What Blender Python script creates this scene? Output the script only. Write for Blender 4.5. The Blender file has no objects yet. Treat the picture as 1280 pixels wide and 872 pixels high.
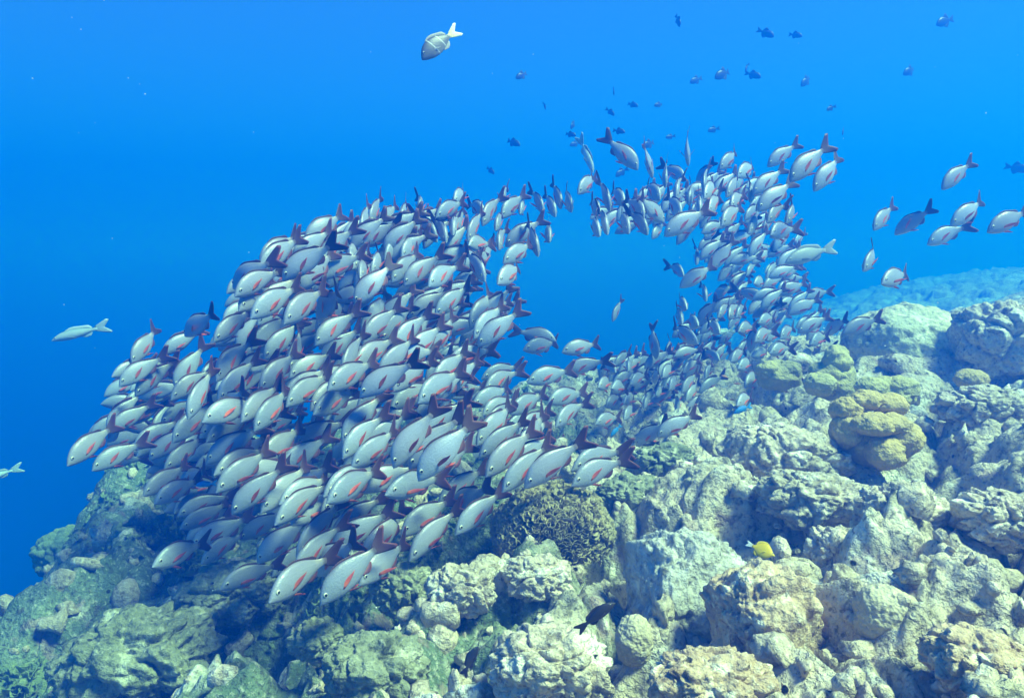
import bpy, bmesh, math, random
import numpy as np
from mathutils import Vector, Matrix

random.seed(7)
np.random.seed(7)
R = math.radians
SC = bpy.context.scene
COL = SC.collection

# ------------------------------------------------------------------ camera, world, sun, exposure
PITCH = R(-8.0)
F = 914.0                                    # focal length in pixels of the 1280 px wide photograph
cam_d = bpy.data.cameras.new('camera')
cam_d.sensor_width = 36.0
cam_d.lens = 36.0 * F / 1280.0
cam_d.clip_start = 0.05
cam_d.clip_end = 400.0
cam = bpy.data.objects.new('camera', cam_d)
COL.objects.link(cam)
cam.location = (0, 0, 0)
cam.rotation_euler = (R(90) + PITCH, 0, 0)
SC.camera = cam

SUN_DIR = Vector((0.50, -0.18, 0.85)).normalized()      # towards the sun
SUN_EL = math.asin(SUN_DIR.z)
SUN_AZ = math.atan2(SUN_DIR.x, SUN_DIR.y)
world = bpy.data.worlds.new('World')
SC.world = world
world.use_nodes = True
wn = world.node_tree
bg = wn.nodes['Background']
sky = wn.nodes.new('ShaderNodeTexSky')
sky.sky_type = 'NISHITA'
sky.sun_disc = False
sky.sun_elevation = SUN_EL
sky.sun_rotation = SUN_AZ
sky.ozone_density = 3.0
sky.air_density = 0.5
sky.dust_density = 0.0
sky.altitude = 0.0
wn.links.new(sky.outputs[0], bg.inputs[0])
bg.inputs[1].default_value = 0.055

sun_d = bpy.data.lights.new('sun', 'SUN')
sun_d.energy = 4.5
sun_d.angle = R(14.0)       # softened by the rippled surface
sun_d.color = (1.0, 0.92, 0.76)
sun = bpy.data.objects.new('sun', sun_d)
COL.objects.link(sun)
sun.rotation_euler = SUN_DIR.to_track_quat('Z', 'Y').to_euler()

SC.view_settings.view_transform = 'Standard'
SC.view_settings.look = 'None'
SC.view_settings.gamma = 1.0
SC.view_settings.use_curve_mapping = False
SC.view_settings.exposure = 1.9
SC.render.engine = 'CYCLES'
cy = SC.cycles
cy.use_denoising = True
try:
    cy.denoiser = 'OPENIMAGEDENOISE'
except Exception:
    pass
cy.max_bounces = 6
cy.diffuse_bounces = 2
cy.glossy_bounces = 2
cy.transmission_bounces = 2
cy.volume_bounces = 4
cy.transparent_max_bounces = 8
cy.caustics_reflective = False
cy.caustics_refractive = False

# ------------------------------------------------------------------ helpers
CP, SP = math.cos(PITCH), math.sin(PITCH)
def at(px, py, d):
    """world point seen at pixel (px, py) of the 1280 px photograph at depth d along the view axis"""
    x = (px - 640.0) / F * d
    u = -(py - 436.0) / F * d
    return Vector((x, d * CP - u * SP, d * SP + u * CP))

def tag(o, label=None, cat=None, group=None, kind=None):
    if label: o['label'] = label
    if cat: o['category'] = cat
    if group: o['group'] = group
    if kind: o['kind'] = kind
    return o

def link(name, mesh, parent=None, mats=None):
    o = bpy.data.objects.new(name, mesh)
    COL.objects.link(o)
    if mats:
        for m in mats: mesh.materials.append(m)
    if parent: o.parent = parent
    return o

def mesh_np(name, V, Fc, smooth=True, attrs=None, mat_idx=None):
    """V (n,3) floats, Fc (m,4) or (m,3) ints or list of arrays"""
    me = bpy.data.meshes.new(name)
    if not isinstance(Fc, (list, tuple)): Fc = [Fc]
    Fc = [np.asarray(f, dtype=np.int32) for f in Fc if len(f)]
    me.vertices.add(len(V))
    me.vertices.foreach_set('co', np.asarray(V, dtype=np.float32).ravel())
    loops = np.concatenate([f.ravel() for f in Fc])
    tot = np.concatenate([np.full(len(f), f.shape[1], dtype=np.int32) for f in Fc])
    st = np.concatenate([[0], np.cumsum(tot)[:-1]]).astype(np.int32)
    me.loops.add(len(loops))
    me.loops.foreach_set('vertex_index', loops.astype(np.int32))
    me.polygons.add(len(tot))
    me.polygons.foreach_set('loop_start', st)
    me.polygons.foreach_set('loop_total', tot)
    me.polygons.foreach_set('use_smooth', np.full(len(tot), smooth))
    if mat_idx is not None:
        me.polygons.foreach_set('material_index', np.asarray(mat_idx, dtype=np.int32))
    if attrs:
        for k, a in attrs.items():
            a = np.asarray(a, dtype=np.float32)
            if a.ndim == 2:
                at_ = me.attributes.new(k, 'FLOAT_VECTOR', 'POINT'); at_.data.foreach_set('vector', a.ravel())
            else:
                at_ = me.attributes.new(k, 'FLOAT', 'POINT'); at_.data.foreach_set('value', a)
    me.update(calc_edges=True)
    me.validate()
    return me

# ---- numpy noise
def _h(i, j, k, s):
    i = i.astype(np.int64).astype(np.uint32); j = j.astype(np.int64).astype(np.uint32); k = k.astype(np.int64).astype(np.uint32)
    h = i * np.uint32(374761393) + j * np.uint32(668265263) + k * np.uint32(2147483647) + np.uint32((s * 974634777) & 0xffffffff)
    h = (h ^ (h >> np.uint32(13))) * np.uint32(1274126177)
    h = (h ^ (h >> np.uint32(16))) * np.uint32(2246822519)
    return h ^ (h >> np.uint32(15))

def perlin(P, s=0):
    P = np.asarray(P, dtype=np.float64)
    I = np.floor(P); Fr = P - I
    U = Fr * Fr * Fr * (Fr * (Fr * 6 - 15) + 10)
    out = np.zeros(len(P))
    for dx in (0, 1):
        for dy in (0, 1):
            for dz in (0, 1):
                h = _h(I[:, 0] + dx, I[:, 1] + dy, I[:, 2] + dz, s)
                gx = ((h & np.uint32(1023)).astype(np.float64) / 511.5 - 1)
                gy = (((h >> np.uint32(10)) & np.uint32(1023)).astype(np.float64) / 511.5 - 1)
                gz = (((h >> np.uint32(20)) & np.uint32(1023)).astype(np.float64) / 511.5 - 1)
                d = gx * (Fr[:, 0] - dx) + gy * (Fr[:, 1] - dy) + gz * (Fr[:, 2] - dz)
                w = (U[:, 0] if dx else 1 - U[:, 0]) * (U[:, 1] if dy else 1 - U[:, 1]) * (U[:, 2] if dz else 1 - U[:, 2])
                out += w * d
    return out * 1.3

def fbm(P, oct=4, s=0, lac=2.1, gain=0.5):
    o = np.zeros(len(P)); a = 1.0; q = np.array(P, dtype=np.float64)
    for i in range(oct):
        o += a * perlin(q, s + i); q = q * lac + 3.7; a *= gain
    return o

def billow(P, oct=3, s=0, lac=2.1, gain=0.5):
    o = np.zeros(len(P)); a = 1.0; q = np.array(P, dtype=np.float64)
    for i in range(oct):
        o += a * np.abs(perlin(q, s + i)); q = q * lac + 5.1; a *= gain
    return o

def worley(P, s=0):
    P = np.asarray(P, dtype=np.float64)
    I = np.floor(P); f1 = np.full(len(P), 9.0); f2 = np.full(len(P), 9.0)
    for dx in (-1, 0, 1):
        for dy in (-1, 0, 1):
            for dz in (-1, 0, 1):
                cx, cy_, cz = I[:, 0] + dx, I[:, 1] + dy, I[:, 2] + dz
                h = _h(cx, cy_, cz, s)
                fx = cx + (h & np.uint32(1023)) / 1023.0
                fy = cy_ + ((h >> np.uint32(10)) & np.uint32(1023)) / 1023.0
                fz = cz + ((h >> np.uint32(20)) & np.uint32(1023)) / 1023.0
                d = np.sqrt((P[:, 0] - fx) ** 2 + (P[:, 1] - fy) ** 2 + (P[:, 2] - fz) ** 2)
                n = d < f1
                f2 = np.where(n, f1, np.minimum(f2, d))
                f1 = np.where(n, d, f1)
    return f1, f2

# ------------------------------------------------------------------ materials
def new_mat(name):
    m = bpy.data.materials.new(name); m.use_nodes = True
    nt = m.node_tree
    return m, nt, nt.nodes['Principled BSDF'], nt.nodes.new, nt.links.new

def ramp(nt, fac, stops):
    r = nt.nodes.new('ShaderNodeValToRGB')
    e = r.color_ramp.elements
    while len(e) > 1: e.remove(e[-1])
    e[0].position, e[0].color = stops[0][0], (*stops[0][1], 1)
    for p, c in stops[1:]:
        x = e.new(p); x.color = (*c, 1)
    nt.links.new(fac, r.inputs[0])
    return r.outputs[0]

def mix(nt, fac, a, b, mode='MIX'):
    n = nt.nodes.new('ShaderNodeMix'); n.data_type = 'RGBA'; n.blend_type = mode
    for v, s in ((fac, 0), (a, 6), (b, 7)):
        if isinstance(v, (int, float)): n.inputs[s].default_value = v
        elif isinstance(v, tuple): n.inputs[s].default_value = (*v, 1)
        else: nt.links.new(v, n.inputs[s])
    return n.outputs[2]

def mth(nt, op, a, b=None, c=None, clamp=False):
    n = nt.nodes.new('ShaderNodeMath'); n.operation = op; n.use_clamp = clamp
    for i, v in enumerate((a, b, c)):
        if v is None: continue
        if isinstance(v, (int, float)): n.inputs[i].default_value = v
        else: nt.links.new(v, n.inputs[i])
    return n.outputs[0]

def sstep(nt, v, a, b):
    n = nt.nodes.new('ShaderNodeMapRange'); n.interpolation_type = 'SMOOTHSTEP'
    n.inputs[1].default_value = a; n.inputs[2].default_value = b
    nt.links.new(v, n.inputs[0])
    return n.outputs[0]

def noise(nt, co, scale, detail=4, rough=0.55, lac=2.0):
    n = nt.nodes.new('ShaderNodeTexNoise')
    n.inputs['Scale'].default_value = scale; n.inputs['Detail'].default_value = detail
    n.inputs['Roughness'].default_value = rough
    nt.links.new(co, n.inputs['Vector'])
    return n.outputs['Fac']

def voro(nt, co, scale, feature='F1', rnd=1.0):
    n = nt.nodes.new('ShaderNodeTexVoronoi'); n.feature = feature
    n.inputs['Scale'].default_value = scale
    n.inputs['Randomness'].default_value = rnd
    nt.links.new(co, n.inputs['Vector'])
    return n.outputs['Distance']

def bump(nt, h, strength, dist, prev=None):
    b = nt.nodes.new('ShaderNodeBump')
    b.inputs['Strength'].default_value = strength; b.inputs['Distance'].default_value = dist
    nt.links.new(h, b.inputs['Height'])
    if prev is not None: nt.links.new(prev, b.inputs['Normal'])
    return b.outputs[0]

def rock_mat(name, c_main, c_alt, c_dark, c_light, patch=1.6, grain=38.0, pits=True, bstr=0.8):
    """pitted reef limestone: algae and encrusting patches of their own shapes, pale grit, burrow holes"""
    m, nt, P, N, L = new_mat(name)
    geo = N('ShaderNodeNewGeometry'); co = geo.outputs['Position']
    a = noise(nt, co, patch, 5, 0.62)
    b = noise(nt, co, patch * 3.7, 5, 0.6)
    c = noise(nt, co, grain, 4, 0.65)
    d = noise(nt, co, grain * 0.28, 5, 0.6)
    col = mix(nt, sstep(nt, a, 0.42, 0.62), c_main, c_alt)
    col = mix(nt, sstep(nt, b, 0.56, 0.66), col, c_light)
    col = mix(nt, sstep(nt, d, 0.56, 0.70), col, c_dark)
    col = mix(nt, mth(nt, 'MULTIPLY', sstep(nt, c, 0.52, 0.68), 0.55), col, c_light)
    col = mix(nt, mth(nt, 'MULTIPLY', sstep(nt, c, 0.47, 0.34), 0.75), col, c_dark)
    v = voro(nt, co, 13.0)
    hole = sstep(nt, v, 0.17, 0.10)
    hole = mth(nt, 'MULTIPLY', hole, sstep(nt, noise(nt, co, 4.0, 2), 0.5, 0.6))
    if pits: col = mix(nt, hole, col, (0.03, 0.03, 0.025))
    L(col, P.inputs['Base Color'])
    P.inputs['Roughness'].default_value = 0.92
    P.inputs['Specular IOR Level'].default_value = 0.15
    v2 = voro(nt, co, grain * 1.1)
    n1 = bump(nt, d, bstr, 0.05)
    n2 = bump(nt, c, bstr, 0.022, n1)
    n3 = bump(nt, v2, bstr * 0.6, 0.010, n2)
    if pits:
        inv = mth(nt, 'SUBTRACT', 1.0, hole)
        n3 = bump(nt, inv, 0.9, 0.02, n3)
    L(n3, P.inputs['Normal'])
    return m

M_reef = rock_mat('reef_limestone', (0.60, 0.47, 0.35), (0.45, 0.36, 0.25), (0.17, 0.125, 0.09), (0.84, 0.73, 0.59))
M_pale = rock_mat('pale_limestone', (0.50, 0.45, 0.39), (0.38, 0.34, 0.29), (0.19, 0.16, 0.13), (0.72, 0.67, 0.60), bstr=0.8)
M_warm = rock_mat('warm_limestone', (0.60, 0.42, 0.27), (0.50, 0.33, 0.21), (0.20, 0.12, 0.085), (0.82, 0.69, 0.52), patch=3.0)
M_green = rock_mat('algae_rock', (0.20, 0.20, 0.12), (0.27, 0.26, 0.165), (0.07, 0.07, 0.045), (0.52, 0.48, 0.34), patch=2.4, grain=30)
M_mound = rock_mat('mound_coral', (0.58, 0.50, 0.34), (0.46, 0.42, 0.28), (0.24, 0.21, 0.14), (0.76, 0.67, 0.50), grain=30, pits=False)

def coral_mat(name, c1, c2, c3, scale=60.0, bstr=0.35):
    m, nt, P, N, L = new_mat(name)
    geo = N('ShaderNodeNewGeometry'); co = geo.outputs['Position']
    a = noise(nt, co, 6.0, 4); b = noise(nt, co, scale, 3, 0.6)
    col = mix(nt, sstep(nt, a, 0.4, 0.62), c1, c2)
    col = mix(nt, mth(nt, 'MULTIPLY', sstep(nt, b, 0.5, 0.72), 0.6), col, c3)
    L(col, P.inputs['Base Color'])
    P.inputs['Roughness'].default_value = 0.85
    P.inputs['Specular IOR Level'].default_value = 0.2
    n1 = bump(nt, noise(nt, co, 24.0, 4), bstr, 0.02)
    n2 = bump(nt, noise(nt, co, 75.0, 4, 0.7), bstr * 1.4, 0.012, n1)
    col = mix(nt, mth(nt, 'MULTIPLY', sstep(nt, noise(nt, co, 9.0, 5, 0.7), 0.56, 0.68), 0.6), col, tuple(x * 0.55 for x in c2))
    L(col, P.inputs['Base Color'])
    L(bump(nt, voro(nt, co, scale * 1.6), bstr * 1.5, 0.008, n2), P.inputs['Normal'])
    return m
M_yellow = coral_mat('yellow_coral', (0.55, 0.37, 0.14), (0.44, 0.31, 0.13), (0.70, 0.52, 0.26))
M_olive = coral_mat('olive_coral', (0.48, 0.39, 0.17), (0.40, 0.34, 0.16), (0.60, 0.50, 0.28))
M_tan = coral_mat('tan_coral', (0.52, 0.42, 0.29), (0.44, 0.35, 0.23), (0.70, 0.60, 0.45))
M_leaf = coral_mat('leafy_coral', (0.38, 0.30, 0.16), (0.29, 0.24, 0.13), (0.54, 0.45, 0.28))
M_plate = coral_mat('green_plate_coral', (0.21, 0.25, 0.11), (0.14, 0.19, 0.09), (0.36, 0.38, 0.20))

def attr(nt, name, out='Vector'):
    n = nt.nodes.new('ShaderNodeAttribute'); n.attribute_name = name
    return n.outputs[out]

def fish_rand(nt):
    """one number per fish: from the object, plus the stored one inside the merged far shoal"""
    oi = nt.nodes.new('ShaderNodeObjectInfo')
    return mth(nt, 'FRACT', mth(nt, 'ADD', oi.outputs['Random'], attr(nt, 'frand', 'Fac')))

def fish_body_mat(name, flank, back, belly, headc, line=True, bars=None, rough=0.42):
    m, nt, P, N, L = new_mat(name)
    co = attr(nt, 'fco')
    sx = N('ShaderNodeSeparateXYZ'); L(co, sx.inputs[0])
    X, Y, Z = sx.outputs
    rel = attr(nt, 'frel', 'Fac')                       # -1 belly .. 1 back
    col = ramp(nt, mth(nt, 'MULTIPLY_ADD', rel, 0.5, 0.5), [(0.0, belly), (0.28, flank), (0.72, flank), (0.93, back), (1.0, tuple(c * 0.6 for c in back))])
    n1 = noise(nt, co, 9.0, 3)
    col = mix(nt, mth(nt, 'MULTIPLY', sstep(nt, n1, 0.45, 0.7), 0.35), col, tuple(c * 0.72 for c in flank))
    # head: a little darker and greener, gill cover edge
    hd = sstep(nt, X, 0.27, 0.20)
    col = mix(nt, mth(nt, 'MULTIPLY', hd, 0.55), col, headc)
    if line:
        dx = mth(nt, 'DIVIDE', mth(nt, 'SUBTRACT', X, 0.11), 0.125)
        dz = mth(nt, 'DIVIDE', mth(nt, 'ADD', Z, 0.02), 0.115)
        r = mth(nt, 'SQRT', mth(nt, 'ADD', mth(nt, 'MULTIPLY', dx, dx), mth(nt, 'MULTIPLY', dz, dz)))
        arc = mth(nt, 'SUBTRACT', 1.0, sstep(nt, mth(nt, 'ABSOLUTE', mth(nt, 'SUBTRACT', r, 1.0)), 0.02, 0.09))
        arc = mth(nt, 'MULTIPLY', arc, sstep(nt, X, 0.12, 0.16))
        col = mix(nt, mth(nt, 'MULTIPLY', arc, 0.28), col, tuple(c * 0.42 for c in flank))
        mo = mth(nt, 'SUBTRACT', 1.0, sstep(nt, mth(nt, 'ABSOLUTE', mth(nt, 'ADD', mth(nt, 'MULTIPLY_ADD', X, 0.35, 0.043), Z)), 0.003, 0.008))
        mo = mth(nt, 'MULTIPLY', mo, sstep(nt, X, 0.085, 0.065))
        col = mix(nt, mth(nt, 'MULTIPLY', mo, 0.8), col, (0.10, 0.06, 0.06))
        # pale saddle before the tail
        sad = mth(nt, 'MULTIPLY', sstep(nt, X, 0.60, 0.68), sstep(nt, rel, -0.2, 0.6))
        col = mix(nt, mth(nt, 'MULTIPLY', sad, 0.5), col, (0.60, 0.50, 0.34))
        tl = sstep(nt, X, 0.705, 0.76)
        col = mix(nt, tl, col, (0.07, 0.035, 0.04))
    if bars:
        for bx, w, c in bars:
            q = mth(nt, 'ABSOLUTE', mth(nt, 'SUBTRACT', mth(nt, 'MULTIPLY_ADD', Z, 0.25, X), bx))
            col = mix(nt, sstep(nt, q, w, w * 0.55), col, c)
    mp = N('ShaderNodeMapping'); mp.inputs['Scale'].default_value = (58, 34, 74); L(co, mp.inputs[0])
    sc = voro(nt, mp.outputs[0], 1.0)
    col = mix(nt, mth(nt, 'MULTIPLY', sstep(nt, sc, 0.25, 0.62), 0.30), col, tuple(c * 0.62 for c in flank))
    if line:
        ll = mth(nt, 'SUBTRACT', 1.0, sstep(nt, mth(nt, 'ABSOLUTE', mth(nt, 'SUBTRACT', rel, mth(nt, 'MULTIPLY_ADD', X, -0.75, 0.72))), 0.012, 0.04))
        ll = mth(nt, 'MULTIPLY', ll, sstep(nt, X, 0.24, 0.28))
        col = mix(nt, mth(nt, 'MULTIPLY', ll, 0.35), col, tuple(c * 0.5 for c in flank))
    rn = fish_rand(nt)
    tint = mth(nt, 'FRACT', mth(nt, 'MULTIPLY', rn, 7.31))
    col = mix(nt, mth(nt, 'MULTIPLY', tint, 0.22), col, (0.42, 0.32, 0.33) if line else col)
    br = mth(nt, 'MULTIPLY_ADD', rn, 0.36, 0.88)
    hsv = N('ShaderNodeHueSaturation'); L(col, hsv.inputs['Color']); L(br, hsv.inputs['Value'])
    L(hsv.outputs[0], P.inputs['Base Color'])
    P.inputs['Roughness'].default_value = rough
    P.inputs['Specular IOR Level'].default_value = 0.45
    if line:
        P.inputs['Metallic'].default_value = 0.15
    L(bump(nt, sc, 0.30, 0.003), P.inputs['Normal'])
    return m

def fin_mat(name, base, tip, edge=None, rays=(1, 0)):
    """fin with rays: attribute fuv = (along the ray, across the rays, 0)"""
    m, nt, P, N, L = new_mat(name)
    uv = attr(nt, 'fuv'); s = N('ShaderNodeSeparateXYZ'); L(uv, s.inputs[0])
    u, v, _ = s.outputs
    col = mix(nt, sstep(nt, u, 0.05, 0.75), base, tip)
    if edge: col = mix(nt, mth(nt, 'MULTIPLY', sstep(nt, u, 0.84, 0.97), 0.75), col, edge)
    ray = mth(nt, 'ABSOLUTE', mth(nt, 'SINE', mth(nt, 'MULTIPLY', v, 44.0)))
    col = mix(nt, mth(nt, 'MULTIPLY', ray, 0.35), col, tuple(c * 0.55 for c in tip))
    rn = fish_rand(nt)
    hsv = N('ShaderNodeHueSaturation'); L(col, hsv.inputs['Color'])
    L(mth(nt, 'MULTIPLY_ADD', rn, 0.7, 0.7), hsv.inputs['Value'])
    L(hsv.outputs[0], P.inputs['Base Color'])
    P.inputs['Roughness'].default_value = 0.55
    P.inputs['Specular IOR Level'].default_value = 0.3
    L(bump(nt, ray, 0.4, 0.002), P.inputs['Normal'])
    return m

def plain(name, c, rough=0.5, spec=0.5):
    m, nt, P, N, L = new_mat(name)
    n = noise(nt, attr(nt, 'fco'), 30.0, 2)
    L(mix(nt, n, c, tuple(x * 0.7 for x in c)), P.inputs['Base Color'])
    P.inputs['Roughness'].default_value = rough
    P.inputs['Specular IOR Level'].default_value = spec
    return m

M_body = fish_body_mat('snapper_skin', (0.34, 0.355, 0.43), (0.235, 0.235, 0.29), (0.42, 0.42, 0.48), (0.31, 0.34, 0.38))
M_tail = fin_mat('snapper_tail', (0.09, 0.05, 0.05), (0.052, 0.018, 0.022), (0.20, 0.055, 0.055))
M_dorsal = fin_mat('snapper_dorsal', (0.09, 0.05, 0.055), (0.06, 0.026, 0.03), (0.16, 0.07, 0.07))
M_pect = fin_mat('snapper_pectoral', (0.80, 0.17, 0.05), (0.62, 0.09, 0.06), (0.60, 0.12, 0.09))
M_anal = fin_mat('snapper_anal', (0.40, 0.16, 0.14), (0.16, 0.05, 0.05), (0.4, 0.2, 0.18))
M_iris = plain('fish_iris', (0.74, 0.68, 0.48), 0.25, 0.6)
M_pupil = plain('fish_pupil', (0.006, 0.006, 0.008), 0.08, 0.8)

# ------------------------------------------------------------------ fish meshes (length 1: snout at x=0, tail tip at x=1, up +z)
def interp(xs, ys, x):
    """smooth monotone-ish interpolation"""
    xs = np.array(xs, float); ys = np.array(ys, float)
    m = np.gradient(ys, xs)
    x = np.clip(x, xs[0], xs[-1])
    i = np.clip(np.searchsorted(xs, x) - 1, 0, len(xs) - 2)
    h = xs[i + 1] - xs[i]; t = (x - xs[i]) / h
    return ((2 * t ** 3 - 3 * t ** 2 + 1) * ys[i] + (t ** 3 - 2 * t ** 2 + t) * h * m[i]
            + (-2 * t ** 3 + 3 * t ** 2) * ys[i + 1] + (t ** 3 - t ** 2) * h * m[i + 1])

SNAP = dict(
    x=[0, .03, .08, .15, .22, .31, .40, .51, .60, .68, .735, .775],
    top=[-.028, .020, .074, .126, .157, .172, .168, .136, .095, .056, .042, .044],
    bot=[-.038, -.060, -.084, -.110, -.130, -.142, -.142, -.118, -.082, -.049, -.038, -.040],
    w=[.010, .026, .042, .056, .064, .067, .062, .047, .030, .016, .011, .006],
    tail=(.175, .160, .890, 1.0), root=.735)

def bend_y(x, k):
    return k * np.maximum(np.asarray(x, float) - 0.34, 0) ** 2 * 1.0

def bent(V, k):
    V = np.array(V, float); V[:, 1] += bend_y(V[:, 0], k); return V

def body_mesh(spec, k, name, ns=30, nr=20):
    xe = spec['x'][-1]
    t = np.linspace(0, 1, ns); xs = xe * (0.55 * t + 0.45 * t ** 1.8); xs[-1] = xe
    top = interp(spec['x'], spec['top'], xs); bot = interp(spec['x'], spec['bot'], xs); w = interp(spec['x'], spec['w'], xs)
    V, rel = [], []
    for i in range(ns):
        mid = .5 * (top[i] + bot[i]); hh = .5 * (top[i] - bot[i])
        for j in range(nr):
            a = 2 * math.pi * j / nr
            s, c = math.sin(a), math.cos(a)
            yy = w[i] * math.copysign(abs(c) ** 0.85, c) * (1 - 0.12 * max(s, 0))
            V.append((xs[i], yy, mid + hh * s)); rel.append(s)
    Fq = []
    for i in range(ns - 1):
        for j in range(nr):
            a, b = i * nr + j, i * nr + (j + 1) % nr
            Fq.append((a, b, b + nr, a + nr))
    V.append((xs[0] - .006, 0, .5 * (top[0] + bot[0]))); rel.append(0)
    V.append((xs[-1] + .004, 0, .5 * (top[-1] + bot[-1]))); rel.append(0)
    T = []
    for j in range(nr):
        T.append((len(V) - 2, (j + 1) % nr, j))
        o = (ns - 1) * nr
        T.append((len(V) - 1, o + j, o + (j + 1) % nr))
    V = np.array(V)
    return bent(V, k), [np.array(Fq), np.array(T)], dict(fco=V, frel=np.array(rel))

def fin_shell(grid, th):
    """grid (nu,nv,3): u along the ray from the root, v across; returns a closed thin shell thinning to its edge"""
    nu, nv, _ = grid.shape
    du = np.gradient(grid, axis=0); dv = np.gradient(grid, axis=1)
    n = np.cross(du, dv); n /= np.linalg.norm(n, axis=2, keepdims=True) + 1e-9
    U = np.linspace(0, 1, nu)[:, None]; Wv = np.linspace(0, 1, nv)[None, :]
    t = th * (1 - 0.75 * U) * (0.35 + 0.65 * np.sin(np.pi * np.clip(Wv, 0.02, .98)))
    A = grid + n * t[..., None]; B = grid - n * t[..., None]
    V = np.concatenate([A.reshape(-1, 3), B.reshape(-1, 3)])
    uv = np.stack([np.broadcast_to(U, (nu, nv)), np.broadcast_to(Wv, (nu, nv)), np.zeros((nu, nv))], 2).reshape(-1, 3)
    uv = np.concatenate([uv, uv])
    o = nu * nv; Fq = []
    for i in range(nu - 1):
        for j in range(nv - 1):
            a = i * nv + j
            Fq.append((a, a + 1, a + nv + 1, a + nv)); Fq.append((o + a, o + a + nv, o + a + nv + 1, o + a + 1))
    ring = [j for j in range(nv)] + [i * nv + nv - 1 for i in range(1, nu)] + [(nu - 1) * nv + j for j in range(nv - 2, -1, -1)] + [i * nv for i in range(nu - 2, 0, -1)]
    for q in range(len(ring)):
        a, b = ring[q], ring[(q + 1) % len(ring)]
        Fq.append((a, o + a, o + b, b))
    return V, np.array(Fq), uv

def tail_grid(spec, nu=7, nv=17, wave=0.0):
    zu, zl, xf, xt = spec['tail']; xr = spec['root']
    G = np.zeros((nu, nv, 3))
    for j in range(nv):
        v = 1 - 2 * j / (nv - 1); a = abs(v)
        zt = (zu if v > 0 else -zl) * a ** 0.95
        xe = xf + (xt - xf) * (1 - (1 - min(a / .86, 1)) ** 1.15) if a < .86 else xt - (a - .86) / .14 * (xt - xf) * 0.42
        zr = v * .040 + .003
        for i in range(nu):
            u = i / (nu - 1)
            G[i, j] = (xr + (xe - xr) * u, wave * u * u * math.sin(3 * v), zr + (zt - zr) * u ** 0.9)
    return G

def ribbon_grid(spec, side, xa, xb, heights, lean, nu=4, nv=15, sink=.012):
    """dorsal or anal fin: root along the back or belly from xa to xb, heights at even spacings"""
    G = np.zeros((nu, nv, 3))
    hs = np.interp(np.linspace(0, 1, nv), np.linspace(0, 1, len(heights)), heights)
    for j in range(nv):
        x = xa + (xb - xa) * j / (nv - 1)
        z = float(interp(spec['x'], spec['top' if side > 0 else 'bot'], np.array([x]))[0])
        for i in range(nu):
            u = i / (nu - 1)
            G[i, j] = (x + lean * hs[j] * u, 0, z + side * (-sink + (hs[j] + sink) * u))
    return G

def paddle_grid(base, direc, across, length, width, nu=6, nv=7):
    """pectoral or pelvic fin: a pointed paddle from base along direc"""
    base, direc, across = map(lambda q: np.array(q, float), (base, direc, across))
    direc /= np.linalg.norm(direc); across -= direc * across.dot(direc); across /= np.linalg.norm(across)
    G = np.zeros((nu, nv, 3))
    for i in range(nu):
        u = i / (nu - 1)
        wd = width * (0.42 + 0.9 * u - 1.15 * u ** 3)
        for j in range(nv):
            v = j / (nv - 1) - .5
            G[i, j] = base + direc * length * u * (1 - .25 * (v + .5)) + across * wd * v
    return G

def build_fin(name, grid, th, mat, k):
    V, Fq, uv = fin_shell(grid, th)
    return mesh_np(name, bent(V, k), Fq, True, dict(fuv=uv, fco=V))

def eye_mesh(name, x, y, z, r, side):
    V, Fq, mi = [], [], []
    nr, nl = 12, 5
    V.append((x, y + side * r * .42, z))
    for i in range(1, nl + 1):
        a = i / nl * math.pi / 2
        for j in range(nr):
            b = 2 * math.pi * j / nr
            V.append((x + r * math.sin(a) * math.cos(b), y + side * r * .42 * math.cos(a), z + r * math.sin(a) * math.sin(b)))
    T = [(0, 1 + j, 1 + (j + 1) % nr) if side < 0 else (0, 1 + (j + 1) % nr, 1 + j) for j in range(nr)]
    for i in range(nl - 1):
        for j in range(nr):
            a, b = 1 + i * nr + j, 1 + i * nr + (j + 1) % nr
            Fq.append((a, a + nr, b + nr, b) if side < 0 else (a, b, b + nr, a + nr))
    mi = [0 if i < 2 * nr - 0 else 1 for i in range(len(Fq))]
    mi = [1 if i >= nr else 0 for i in range(len(Fq))]
    V = np.array(V)
    return mesh_np(name, V, [np.array(Fq), np.array(T)], True, dict(fco=V), mi + [0] * len(T))

def snapper_set(k, pose):
    """all the meshes of one snapper pose: k bends the tail sideways, pose opens the pectoral fins"""
    S = {}
    V, Fc, at_ = body_mesh(SNAP, k, 'snapper_body')
    S['body'] = mesh_np('snapper_body', V, Fc, True, at_); S['body'].materials.append(M_body)
    def put(key, grid, th, mat):
        S[key] = build_fin('snapper_' + key, grid, th, mat, k); S[key].materials.append(mat)
    put('tail_fin', tail_grid(SNAP, wave=.01), .006, M_tail)
    put('dorsal_fin', ribbon_grid(SNAP, 1, .25, .66, [.006, .016, .020, .019, .016, .016, .020, .030, .016], .9), .004, M_dorsal)
    put('anal_fin', ribbon_grid(SNAP, -1, .50, .65, [.012, .050, .044, .016], .8), .004, M_anal)
    for sd, kk in ((1, 'l'), (-1, 'r')):
        put('pectoral_fin_' + kk, paddle_grid((.265, sd * .058, -.048), (1.0, sd * pose[0], pose[1]), (0, 0, 1), .225, .066), .004, M_pect)
        put('pelvic_fin_' + kk, paddle_grid((.30, sd * .020, -.132), (1.0, sd * .25, -.42), (0, sd * .5, .6), .15, .05), .004, M_pect)
        e = eye_mesh('snapper_eye', .098, sd * .0395, .028, .0265, sd); e.materials.append(M_pupil); e.materials.append(M_iris)
        S['eye_' + kk] = e
    return S

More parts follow.
